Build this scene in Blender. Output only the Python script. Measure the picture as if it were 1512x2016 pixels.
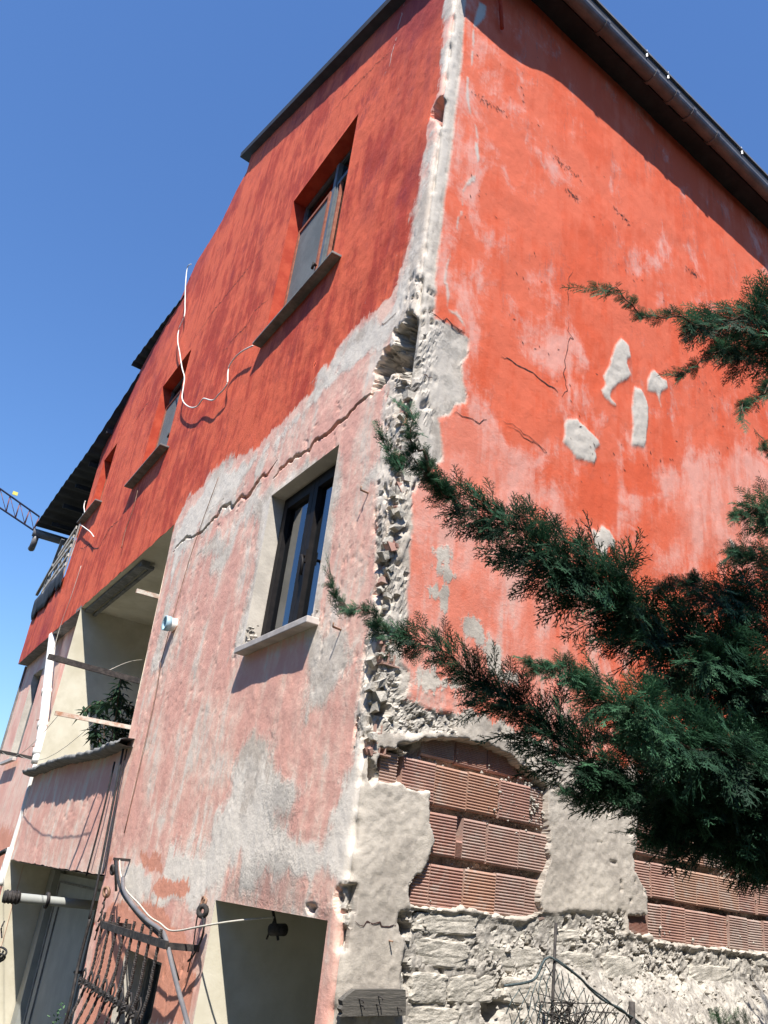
import bpy, math, random
import numpy as np
from mathutils import Vector, Matrix
random.seed(7)
rng = np.random.default_rng(7)
for _o in list(bpy.data.objects):
    bpy.data.objects.remove(_o)
scene = bpy.context.scene
COL = scene.collection
# ------------------------------------------------------------------ camera
cam_d = bpy.data.cameras.new('camera'); cam = bpy.data.objects.new('camera', cam_d); COL.objects.link(cam)
cam_d.sensor_fit = 'VERTICAL'; cam_d.sensor_height = 36.0; cam_d.lens = 36.0 * 1640.0 / 2016.0
cam_d.clip_start = 0.05; cam_d.clip_end = 5000
FW = Vector((0.52355067, 0.74174581, 0.4191752)); UP = Vector((-0.34216882, -0.26751793, 0.90075227)); RT = Vector((0.78026611, -0.61501814, 0.1137431))
m = Matrix((RT, UP, -FW)).transposed().to_4x4(); m.translation = Vector((-2.3453, -3.2403, 2.0))
cam.matrix_world = m
scene.camera = cam
# ------------------------------------------------------------------ sky, sun, exposure
SUN = Vector((1.167, 1.482, -3.0)).normalized()
sun_el = math.asin(-SUN.z)
w = bpy.data.worlds.new('World'); scene.world = w; w.use_nodes = True
nt = w.node_tree; nt.nodes.clear()
sky = nt.nodes.new('ShaderNodeTexSky'); sky.sky_type = 'NISHITA'; sky.sun_disc = False
sky.sun_elevation = sun_el; sky.sun_rotation = math.atan2(-SUN.x, -SUN.y)
sky.altitude = 200; sky.air_density = 1.5; sky.dust_density = 0.0; sky.ozone_density = 5.0
bg = nt.nodes.new('ShaderNodeBackground'); bg.inputs[1].default_value = 0.0635
wo = nt.nodes.new('ShaderNodeOutputWorld')
tint = nt.nodes.new('ShaderNodeMix'); tint.data_type = 'RGBA'; tint.blend_type = 'MULTIPLY'; tint.inputs[0].default_value = 1.0; tint.inputs[7].default_value = (1.0, 1.29, 1.72, 1)   # deep clear-day blue
nt.links.new(sky.outputs[0], tint.inputs[6]); nt.links.new(tint.outputs[2], bg.inputs[0]); nt.links.new(bg.outputs[0], wo.inputs[0])
sl = bpy.data.lights.new('sun', 'SUN'); sl.energy = 5.0; sl.angle = math.radians(0.53); sl.color = (1.0, 0.95, 0.87)
so = bpy.data.objects.new('sun', sl); COL.objects.link(so); so.rotation_euler = SUN.to_track_quat('-Z', 'Y').to_euler()
so.location = (-12, -15, 30)
vs = scene.view_settings
vs.view_transform = 'Standard'; vs.look = 'None'; vs.gamma = 1.0; vs.use_curve_mapping = False; vs.exposure = 0.75
scene.render.engine = 'CYCLES'
# ------------------------------------------------------------------ wall frames (corner of the house at the origin)
TL = np.array([0.10845234, 0.99410165, 0.0]); NL = np.array([-0.99410165, 0.10845234, 0.0])
TR = np.array([1.0, 0, 0]); NR = np.array([0, -1.0, 0])
def Lp(u, z, p=0.0): return Vector((TL[0]*u + NL[0]*p, TL[1]*u + NL[1]*p, z))     # gable wall: u along, p outward
def Rp(v, z, p=0.0): return Vector((v, -p, z))                                        # side wall
F = {
 'r_strip': [[0.075,9.43],[0.103,8.173],[0.127,7.623],[0.123,7.088],[0.128,6.598],[0.111,6.17],[0.115,5.825],[0.106,5.53],[0.127,5.384],[0.129,5.195],[0.183,5.226],[0.266,5.235],[0.336,5.22],[0.423,5.214],[0.426,5.089],[0.383,5.013],[0.403,4.896],[0.446,4.807],[0.443,4.748],[0.365,4.7],[0.333,4.614],[0.244,4.551],[0.276,4.483],[0.294,4.39],[0.312,4.3],[0.197,4.173],[0.105,3.994],[0.143,3.817],[0.137,3.696],[0.151,3.539],[0.146,3.445],[0.172,3.328],[0.163,3.196],[0.152,3.085],[0.217,3.041],[0.231,2.988],[0.213,2.899],[0.022,2.83],[-0.082,2.807],[-0.084,3.312],[-0.085,3.874],[-0.087,4.504],[-0.089,5.215],[-0.091,6.024],[-0.093,6.951],[-0.096,8.025]],
 'r_low': [[-0.356,2.735],[0.022,2.83],[0.213,2.899],[0.318,2.908],[0.474,2.898],[0.665,2.958],[0.934,2.921],[1.261,2.875],[1.794,2.889],[2.561,2.9],[3.555,2.995],[6.884,2.902],[5.933,0.693],[-0.041,1.034]],
 'r_p1': [[1.812,5.817],[1.863,5.954],[1.935,6.058],[2.019,6.039],[2.042,5.94],[1.996,5.899],[1.995,5.852],[2.046,5.784],[1.993,5.71],[1.871,5.603],[1.812,5.528],[1.792,5.459],[1.86,5.418],[1.812,5.409],[1.725,5.426],[1.696,5.463],[1.753,5.543],[1.724,5.603],[1.792,5.729]],
 'r_p2': [[2.34,5.976],[2.428,5.948],[2.495,5.95],[2.515,5.895],[2.422,5.817],[2.398,5.757],[2.416,5.671],[2.366,5.773],[2.246,5.744],[2.248,5.824],[2.283,5.914]],
 'r_p3': [[2.086,5.696],[2.159,5.701],[2.222,5.655],[2.251,5.576],[2.236,5.417],[2.211,5.287],[2.188,5.211],[2.046,5.17],[2.059,5.336],[2.051,5.481],[2.064,5.608]],
 'r_p4': [[1.347,5.061],[1.443,5.099],[1.57,5.068],[1.662,5.041],[1.68,5.008],[1.626,4.943],[1.654,4.901],[1.627,4.836],[1.52,4.817],[1.451,4.8],[1.397,4.843],[1.31,4.87],[1.334,4.947],[1.323,5.009]],
 'r_p5': [[1.608,4.327],[1.633,4.355],[1.669,4.336],[1.712,4.409],[1.793,4.394],[1.847,4.338],[1.847,4.263],[1.793,4.281],[1.757,4.183],[1.687,4.195],[1.644,4.229]],
 'r_p6': [[3.262,4.868],[3.32,4.844],[3.376,4.804],[3.335,4.761],[3.275,4.762]],
 'r_p7': [[0.522,3.416],[0.638,3.473],[0.719,3.426],[0.771,3.371],[0.851,3.346],[0.869,3.225],[0.988,3.231],[1.026,3.149],[0.914,3.145],[0.786,3.182],[0.686,3.28],[0.559,3.347]],
 'r_p8': [[0.28,3.747],[0.393,3.786],[0.427,3.75],[0.361,3.679],[0.378,3.661],[0.47,3.632],[0.385,3.594],[0.266,3.624],[0.331,3.681]],
 'r_p9': [[0.279,3.514],[0.33,3.564],[0.389,3.56],[0.451,3.533],[0.44,3.495],[0.418,3.431],[0.37,3.474],[0.312,3.479]],
 'r_p10': [[0.265,3.074],[0.385,3.104],[0.586,3.078],[0.565,3.009],[0.453,2.994],[0.335,2.946],[0.276,2.994]],
 'r_t0': [[0.225,8.299],[0.31,8.313],[0.309,8.169],[0.256,8.046],[0.21,7.949],[0.186,7.959],[0.204,8.099]],
 'r_t1': [[0.186,7.925],[0.211,7.933],[0.227,7.812],[0.219,7.737],[0.202,7.754]],
 'r_t2': [[0.202,7.704],[0.225,7.709],[0.231,7.566],[0.211,7.532]],
 'r_t3': [[0.179,7.405],[0.205,7.413],[0.216,7.296],[0.24,7.161],[0.267,7.107],[0.257,7.056],[0.226,7.103],[0.186,7.223]],
 'r_t4': [[0.298,7.019],[0.328,7.006],[0.354,6.892],[0.322,6.911]],
 'r_t5': [[0.314,6.845],[0.348,6.872],[0.377,6.719],[0.358,6.682],[0.329,6.768]],
 'r_t6': [[0.321,6.546],[0.362,6.563],[0.36,6.505],[0.317,6.438],[0.285,6.407],[0.266,6.311],[0.238,6.317],[0.263,6.418]],
 'r_t7': [[0.238,6.277],[0.263,6.281],[0.275,6.222],[0.257,6.196]],
 'r_t8': [[0.247,6.162],[0.273,6.174],[0.271,6.132],[0.244,6.127]],
 'r_t9': [[0.226,6.101],[0.255,6.114],[0.246,6.042],[0.249,5.953],[0.223,6.001]],
 'r_t10': [[0.206,5.791],[0.22,5.756],[0.201,5.657],[0.196,5.532],[0.227,5.479],[0.226,5.371],[0.207,5.372],[0.195,5.483],[0.163,5.511],[0.175,5.664]],
 'r_t11': [[0.168,5.529],[0.211,5.524],[0.232,5.448],[0.232,5.338],[0.297,5.361],[0.361,5.327],[0.391,5.282],[0.358,5.271],[0.302,5.316],[0.236,5.301],[0.209,5.355],[0.208,5.434]],
 'rf_a': [[2.308,5.082],[2.64,5.296],[2.934,5.563],[3.408,5.874],[3.993,5.963],[5.241,6.218],[4.976,5.055],[2.275,4.191],[2.31,4.595]],
 'rf_b': [[0.82,5.594],[1.478,5.973],[1.522,5.662],[1.493,5.283],[1.304,5.041],[1.184,5.065],[1.295,5.312],[1.155,5.325],[0.838,5.324]],
 'rf_c': [[1.889,5.286],[2.257,5.427],[2.266,5.078],[1.887,4.932]],
 'rf_d': [[1.886,4.742],[2.301,4.894],[2.292,4.642],[1.884,4.491]],
 'rf_e': [[0.335,4.604],[0.573,4.702],[0.846,4.554],[0.999,4.405],[0.863,4.322],[0.374,4.244]],
 'rf_f': [[0.964,6.021],[1.138,6.098],[1.289,5.988],[1.149,5.859],[0.939,5.84]],
 'rs_a': [[1.486,4.763],[1.878,4.97],[1.874,4.385],[1.811,4.439],[1.461,4.408]],
 'rs_b': [[2.004,5.01],[2.266,5.078],[2.299,4.837],[1.981,4.739]],
 'r_crackA': [[0.701,5.237],[0.764,5.237],[0.876,5.248],[1.006,5.262],[1.117,5.236],[1.176,5.245],[1.246,5.224]],
 'r_crackB': [[1.362,6.383],[1.327,6.264],[1.326,6.009]],
 'r_crackC': [[1.34,5.863],[1.323,5.793],[1.38,5.75],[1.344,5.73],[1.322,5.555],[1.309,5.404],[1.34,5.278],[1.281,5.201]],
 'r_crackD': [[0.8,4.754],[0.892,4.758],[0.973,4.719],[1.035,4.753],[1.158,4.719]],
 'r_crackE': [[0.057,5.212],[0.112,5.225],[0.185,5.233],[0.226,5.234],[0.311,5.229],[0.353,5.237]],
 'r_crackF': [[0.088,4.77],[0.125,4.792],[0.171,4.798]],
 'r_crackG': [[0.349,4.639],[0.412,4.655],[0.478,4.658],[0.562,4.661],[0.617,4.716]],
 'r_crackH': [[0.741,4.781],[0.94,4.77],[1.035,4.753],[1.16,4.719]],
 'r_crackI': [[0.05,1.891],[0.11,1.892],[0.154,1.906],[0.202,1.906],[0.25,1.903],[0.289,1.902]],
 'r_crackJ': [[0.091,2.321],[0.123,2.304],[0.184,2.294]],
 'r_crackK': [[0.054,2.187],[0.156,2.214],[0.26,2.256]],
 'r_scuffA': [[0.22,7.284],[0.34,7.294],[0.429,7.324],[0.536,7.352],[0.632,7.353]],
 'r_scuffB': [[1.143,7.336],[1.284,7.334],[1.365,7.341],[1.47,7.289]],
 'r_scuffC': [[1.835,7.312],[1.947,7.316],[2.06,7.281]],
 'r_scuffD': [[1.27,7.123],[1.392,7.086]],
 'r_scuffE': [[2.863,7.333],[3.019,7.334]],
 'bz1': [[0.088,2.641],[0.204,2.663],[0.25,2.636],[0.323,2.73],[0.565,2.786],[0.792,2.804],[0.997,2.764],[1.172,2.689],[1.269,2.652],[1.263,2.494],[1.295,2.379],[1.288,2.229],[1.229,2.11],[1.258,2.041],[1.123,1.991],[0.907,2.0],[0.692,2.005],[0.479,1.994],[0.361,1.991],[0.351,2.071],[0.419,2.136],[0.453,2.206],[0.485,2.292],[0.438,2.377],[0.425,2.437],[0.418,2.491],[0.31,2.497],[0.245,2.517],[0.109,2.502]],
 'bz2': [[2.06,2.671],[2.485,2.672],[3.059,2.668],[3.937,2.669],[5.255,2.637],[5.042,1.925],[3.804,1.95],[3.357,1.96],[2.963,1.962],[2.494,1.961],[2.259,1.959],[2.163,1.993],[1.959,1.988],[1.961,2.075],[2.142,2.094],[2.146,2.207],[2.106,2.24],[2.02,2.314],[2.021,2.388],[2.047,2.476],[2.05,2.591]],
 'rz': [[0.285,1.967],[0.479,1.99],[0.908,1.997],[1.124,1.983],[1.259,2.033],[1.361,2.049],[1.492,2.07],[1.945,2.091],[1.959,1.988],[2.259,1.955],[2.963,1.957],[3.377,1.957],[5.326,1.926],[4.961,0.804],[0.459,1.04],[0.375,1.521],[0.348,1.689],[0.349,1.822],[0.308,1.907]],
 'rh0': [[0.4,1.963],[0.481,1.976],[0.558,1.94],[0.541,1.903],[0.447,1.917]],
 'rh1': [[0.501,1.852],[0.621,1.853],[0.604,1.817],[0.565,1.787],[0.521,1.812]],
 'rh2': [[0.665,1.841],[0.735,1.846],[0.733,1.81],[0.706,1.752],[0.675,1.793]],
 'rh3': [[0.853,1.641],[1.023,1.632],[1.01,1.576],[0.968,1.526],[0.901,1.532],[0.863,1.586]],
 'rh4': [[0.374,1.71],[0.425,1.692],[0.419,1.666],[0.406,1.626],[0.385,1.664]],
 'rh5': [[0.295,1.927],[0.386,1.92],[0.409,1.894],[0.374,1.857],[0.344,1.862]],
 'rh6': [[0.348,1.755],[0.388,1.75],[0.412,1.718],[0.365,1.703]],
 'rh7': [[0.634,1.64],[0.738,1.65],[0.73,1.623],[0.658,1.607]],
 'rh8': [[0.478,1.589],[0.58,1.572],[0.533,1.545],[0.484,1.537]],
 'rh9': [[0.774,1.672],[0.807,1.667],[0.802,1.598],[0.78,1.611]],
 'rh20': [[0.028,2.603],[0.085,2.559],[0.103,2.509],[0.069,2.465],[0.044,2.499]],
 'rh21': [[0.002,2.84],[0.047,2.866],[0.117,2.871],[0.136,2.831],[0.114,2.793],[0.044,2.79]],
 'rh22': [[0.04,3.839],[0.065,3.828],[0.099,3.808],[0.082,3.762],[0.06,3.754],[0.04,3.786]],
 'rh23': [[0.057,3.391],[0.1,3.404],[0.111,3.383],[0.074,3.378]],
 'rh24': [[0.191,2.68],[0.336,2.716],[0.33,2.675],[0.248,2.651]],
 'rh25': [[0.566,2.778],[0.792,2.796],[0.786,2.734],[0.676,2.74]],
 'spR': [[-0.011,5.187],[0.014,5.112],[0.044,4.997],[0.046,4.889],[0.084,4.838],[0.082,4.759],[0.049,4.715],[0.086,4.664],[0.077,4.618],[0.059,4.582],[0.054,4.445],[-0.002,4.419],[-0.098,5.136]],
 'rubR': [[-0.004,3.876],[0.093,3.913],[0.092,3.746],[0.07,3.627],[0.088,3.494],[0.072,3.341],[0.06,3.265],[0.109,3.073],[0.17,3.002],[0.195,2.928],[0.258,2.897],[0.563,2.918],[0.576,2.793],[-0.058,2.668],[-0.238,3.786]],
 'rows': [[0.449,2.453],[1.154,2.444],[0.477,2.223],[1.308,2.22],[0.391,1.988],[1.154,1.998],[2.077,2.432],[2.979,2.406],[2.212,2.198],[3.483,2.185],[2.3,1.963],[3.409,1.975]],
 'joints': [[0.124,2.59],[0.235,2.611],[0.272,2.577],[0.479,2.573],[0.696,2.585],[0.921,2.58],[1.147,2.546],[0.64,2.343],[0.856,2.331],[1.085,2.311],[1.305,2.304],[0.49,2.112],[0.709,2.112],[0.93,2.095],[1.15,2.077],[1.264,2.071],[2.081,2.537],[2.29,2.506],[2.77,2.525],[3.0,2.501],[3.243,2.497],[2.069,2.346],[2.215,2.305],[2.445,2.291],[2.68,2.275],[2.921,2.288],[3.146,2.278],[3.361,2.277],[2.192,2.082],[2.301,2.063],[2.544,2.044],[2.776,2.032],[3.015,2.039],[3.225,2.023],[3.419,2.026]],
 'stones': [[0.59,1.939,1.022,1.886],[1.076,1.972,1.368,1.892],[1.492,2.062,1.959,1.983],[1.468,1.945,1.943,1.901],[0.448,1.828,0.598,1.686],[0.652,1.764,0.801,1.673],[0.885,1.855,1.372,1.793],[1.553,1.87,2.109,1.766],[2.144,1.904,2.581,1.733],[2.603,1.904,3.11,1.743],[3.162,1.925,3.638,1.752],[0.637,1.613,0.761,1.528],[0.803,1.764,0.899,1.684],[0.478,1.668,0.618,1.593],[0.893,1.762,1.048,1.683]],
 'l_red': [[0.085,8.922],[0.085,8.17],[0.102,8.014],[0.131,7.812],[0.068,7.64],[0.079,7.406],[0.074,7.164],[0.156,6.974],[0.152,6.716],[0.196,6.572],[0.17,6.31],[0.171,6.107],[0.201,5.87],[0.256,5.781],[0.353,5.56],[0.603,5.537],[0.898,5.558],[1.094,5.52],[1.174,5.426],[1.45,5.314],[1.809,5.282],[2.258,5.261],[2.485,5.26],[2.835,5.35],[3.317,5.444],[3.658,5.468],[3.71,5.366],[4.147,5.378],[4.427,5.216],[4.44,5.15],[14.5,5.0],[14.5,13.0],[-0.2,13.0]],
 'l_band': [[-0.067,7.984],[0.014,8.889],[0.085,8.922],[0.085,8.17],[0.102,8.014],[0.131,7.812],[0.068,7.64],[0.079,7.406],[0.074,7.164],[0.156,6.974],[0.152,6.716],[0.196,6.572],[0.17,6.31],[0.171,6.107],[0.201,5.87],[0.256,5.781],[0.353,5.56],[0.603,5.537],[0.898,5.558],[1.094,5.52],[1.174,5.426],[1.45,5.314],[1.809,5.282],[2.258,5.261],[2.485,5.26],[2.835,5.35],[3.317,5.444],[3.658,5.468],[3.71,5.366],[4.147,5.378],[4.427,5.216],[3.944,3.563],[3.749,3.534],[3.952,4.184],[3.972,4.644],[3.332,4.713],[3.163,4.858],[2.703,4.871],[2.335,4.995],[1.762,4.991],[1.451,5.073],[1.129,5.051],[0.691,4.998],[0.477,5.044],[0.178,5.185],[0.07,5.274]],
 'l_cstrip': [[0.012,6.994],[0.234,5.791],[0.314,5.428],[0.323,5.038],[0.317,4.736],[0.245,4.286],[0.208,3.948],[0.208,3.88],[0.144,3.626],[0.068,3.491],[0.094,3.386],[0.12,3.068],[0.131,2.815],[0.13,2.621],[-0.027,2.563],[-0.657,3.165]],
 'l_low': [[-0.105,3.031],[0.064,2.982],[0.043,2.757],[0.08,2.617],[0.271,2.582],[0.412,2.347],[0.707,2.453],[0.917,2.762],[1.23,2.849],[1.538,2.848],[1.7,2.672],[1.777,2.49],[1.908,2.249],[2.498,2.247],[2.624,2.114],[3.048,2.21],[3.589,2.057],[3.575,1.804],[2.964,1.643],[2.229,1.703],[1.803,1.656],[1.691,1.8],[1.46,1.896],[0.071,1.888],[0.267,1.314],[-0.442,1.45]],
 'l_s1': [[3.133,2.104],[2.641,2.107],[2.538,1.997],[3.003,2.009]],
 'l_s2': [[2.671,1.88],[2.592,1.939],[2.468,1.965],[2.283,1.96],[2.014,1.972],[1.96,1.917],[2.011,1.87],[2.193,1.86],[2.381,1.842],[2.529,1.853]],
 'l_s3': [[2.841,1.772],[2.635,1.799],[2.523,1.78],[2.363,1.784],[2.189,1.757],[2.149,1.698],[1.855,1.686],[1.721,1.594],[1.589,1.497],[1.6,1.28],[3.754,0.872],[3.779,1.531],[3.663,1.749],[3.306,1.764],[3.042,1.723]],
 'l_s4': [[3.956,1.986],[3.823,2.023],[3.851,2.089],[3.983,2.086]],
 'l_wsur': [[2.144,4.675],[1.92,4.704],[0.784,4.647],[0.695,4.469],[0.709,3.883],[0.67,3.382],[0.52,3.051],[0.628,2.927],[0.862,3.344],[2.065,3.391],[1.98,3.597],[1.951,4.131]],
 'l_winhole': [[1.874,4.603],[0.827,4.609],[0.785,3.406],[1.805,3.419]],
 'l_g1': [[2.965,4.425],[2.6,4.446],[2.547,4.579],[2.398,4.757],[2.146,4.816],[2.159,4.722],[2.395,4.506],[2.492,4.292],[2.72,4.208],[2.761,4.17],[2.942,4.267]],
 'l_g2': [[0.375,4.149],[0.256,4.251],[0.155,4.348],[0.089,4.247],[0.202,4.148],[0.32,4.12]],
 'l_g3': [[1.56,2.725],[1.387,2.864],[1.13,2.78],[0.842,2.564],[0.557,2.448],[0.742,2.302],[1.163,2.359],[1.574,2.424]],
 'l_g4': [[3.323,4.588],[2.954,4.693],[2.626,4.499],[2.749,4.31]],
 'l_g5': [[0.714,3.285],[0.366,3.305],[0.254,3.091],[0.468,2.88],[0.685,2.823]],
 'crack1': [[4.226,4.84],[4.171,4.884],[3.888,4.888],[3.614,4.819],[3.385,4.804],[3.195,4.841],[3.057,4.837],[2.998,4.912],[2.78,4.864],[2.685,4.798],[2.532,4.855],[2.405,4.772],[2.284,4.817],[2.12,4.882],[2.025,4.845],[1.846,4.91]],
 'crack2': [[1.861,4.758],[1.777,4.798],[1.638,4.814],[1.521,4.814],[1.393,4.773],[1.258,4.763],[1.21,4.81],[1.077,4.786],[0.977,4.786],[0.882,4.799],[0.747,4.791],[0.647,4.829],[0.595,4.827],[0.504,4.813],[0.441,4.804]],
 'spL': [[0.118,5.267],[-0.004,5.139],[-0.09,5.065],[-0.166,4.604],[-0.079,4.649],[0.227,4.842],[0.274,4.794],[0.441,4.804],[0.449,4.996],[0.373,5.094],[0.245,5.097],[0.276,5.192],[0.156,5.229]],
 'spL2': [[0.024,7.084],[-0.053,6.917],[-0.153,6.689],[-0.026,6.739],[0.064,6.869],[0.156,6.988],[0.113,7.067]],
 'spL3': [[-0.041,5.643],[-0.189,5.62],[-0.186,5.586],[-0.114,5.591],[-0.065,5.596]],
 'rubL': [[-0.077,3.851],[0.055,3.896],[0.034,3.69],[0.052,3.618],[0.121,3.618],[0.135,3.577],[0.029,3.486],[0.103,3.417],[0.05,3.355],[0.039,3.256],[0.078,3.234],[0.047,3.053],[0.078,3.001],[0.05,2.884],[0.003,2.824],[-0.009,2.684],[-0.4,2.649],[-0.08,2.628],[-0.027,2.563],[-0.025,2.518],[-0.134,2.49],[-0.292,2.547]],
 'rubL2': [[0.184,4.798],[-0.076,4.664],[-0.15,4.351],[-0.033,4.34],[0.095,4.463],[0.149,4.625]],
 'lh1': [[0.036,3.494],[0.056,3.43],[0.096,3.409],[0.1,3.428],[0.075,3.466],[0.065,3.495]],
 'lh2': [[0.06,3.4],[0.005,3.399],[-0.029,3.343],[0.038,3.352]],
 'lh3': [[0.071,3.063],[-0.003,3.073],[-0.06,3.007],[0.01,2.99],[0.064,3.01]],
 'lh4': [[0.074,2.983],[0.026,2.965],[0.012,2.907],[0.047,2.917]],
 'lh5': [[0.047,2.025],[-0.03,2.044],[-0.081,2.045],[-0.089,2.003],[-0.082,1.95],[-0.035,1.944],[0.004,1.96],[0.019,1.991]],
 'lh6': [[0.063,1.94],[-0.008,1.942],[-0.012,1.927],[0.057,1.92]],
 'rubL3': [[0.065,2.053],[-0.078,2.047],[-0.101,1.955],[-0.087,1.929],[-0.072,1.831],[-0.061,1.773],[0.027,1.791],[0.05,1.919],[0.1,1.993]],
 'lh7': [[0.375,1.93],[0.228,1.937],[0.266,1.919],[0.305,1.904]],
 'lh5r': [[-0.028,2.024],[0.018,2.045],[0.051,2.047],[0.056,2.004],[0.051,1.949],[0.022,1.943],[-0.002,1.96],[-0.012,1.991]],
 'rubR3': [[-0.039,2.052],[0.049,2.048],[0.064,1.953],[0.055,1.927],[0.045,1.827],[0.038,1.769],[-0.017,1.793]],
 'hair1': [[5.757,8.265],[5.437,8.261],[5.113,8.312],[4.477,8.259],[3.948,8.221],[3.603,8.247],[3.429,8.283]],
 'hair2': [[4.212,7.234],[4.012,7.17],[3.951,7.212],[3.453,7.144],[3.314,7.242],[2.963,7.156]],
 'hair3': [[8.372,8.149],[8.001,8.238],[7.568,8.223]],
 'hair4': [[10.12,6.616],[9.726,6.475],[9.324,6.442],[8.702,6.177],[8.387,6.107],[7.935,6.278],[7.531,6.235],[7.245,6.225]],
 'hair5': [[2.559,4.787],[2.337,4.811],[2.089,4.807]],
 'hair6': [[2.231,9.021],[1.837,8.928],[1.293,8.748],[0.953,8.574]],
 'hair7': [[0.502,5.341],[0.428,5.346],[0.378,5.34],[0.27,5.338]],
 'whitel': [[0.885,9.155],[0.919,8.89],[0.953,8.574],[0.975,8.386],[1.07,8.373]],
 'l_soot': [[1.495,1.888],[1.326,2.008],[1.114,2.094],[0.792,2.19],[0.562,2.134],[0.413,2.025],[0.182,1.941],[0.096,1.892],[0.365,1.884],[0.822,1.882]],
 'l_soot2': [[1.069,2.466],[0.832,2.537],[0.61,2.35],[0.705,2.203],[0.912,2.252]],
 'apexline': [[5.143,10.727],[5.499,10.644],[5.819,10.421],[6.389,10.368],[6.914,10.349],[7.346,9.945],[9.195,9.604],[10.024,9.131],[10.784,8.679],[10.982,8.237]],
 'win_up': [[2.801,8.298],[1.503,8.347],[1.448,6.524],[2.968,6.551]],
 'win2': [[6.907,8.055],[5.743,8.18],[5.686,6.57],[7.27,6.629]],
 'win3': [[10.239,8.302],[9.318,8.245],[9.378,7.17],[10.466,7.117]],
 'ovh': [[13.428,5.225],[4.443,5.193]],
 'cable': [[6.931,10.325],[7.151,10.417],[6.958,9.981],[6.64,9.438],[6.411,9.037],[6.54,8.883],[6.402,8.596],[6.098,8.244],[5.704,7.783],[5.428,7.493],[5.343,7.291],[5.276,7.12],[5.045,6.923],[4.712,6.716],[4.455,6.609],[4.31,6.617],[4.227,6.599],[3.871,6.404],[3.697,6.391],[3.562,6.382],[3.482,6.413],[3.55,6.578],[3.545,6.664],[3.399,6.687],[3.197,6.647],[2.918,6.548]],
 'cable2': [[10.565,7.599],[10.536,7.481],[10.18,7.202],[10.372,7.108],[9.79,6.846],[9.121,6.562],[8.678,6.344]],
 'cord3': [[9.267,6.052],[9.383,5.556],[9.582,5.175],[9.556,4.776]],
 'cord4': [[6.57,6.392],[6.547,6.063],[6.656,5.823],[6.626,5.572]],
 'wireA': [[4.329,2.831],[4.308,2.402],[4.354,1.894]],
 'wireB': [[4.139,2.928],[4.054,2.48],[3.954,1.88],[3.935,1.597]],
 'wireC': [[4.093,2.926],[4.056,2.564],[3.918,2.045],[3.917,1.931]],
 'wireD': [[3.231,5.284],[3.525,4.666],[3.646,4.112],[3.709,3.66]],
 'wireE': [[3.645,2.243],[3.648,3.211],[3.727,3.664]],
}
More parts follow.
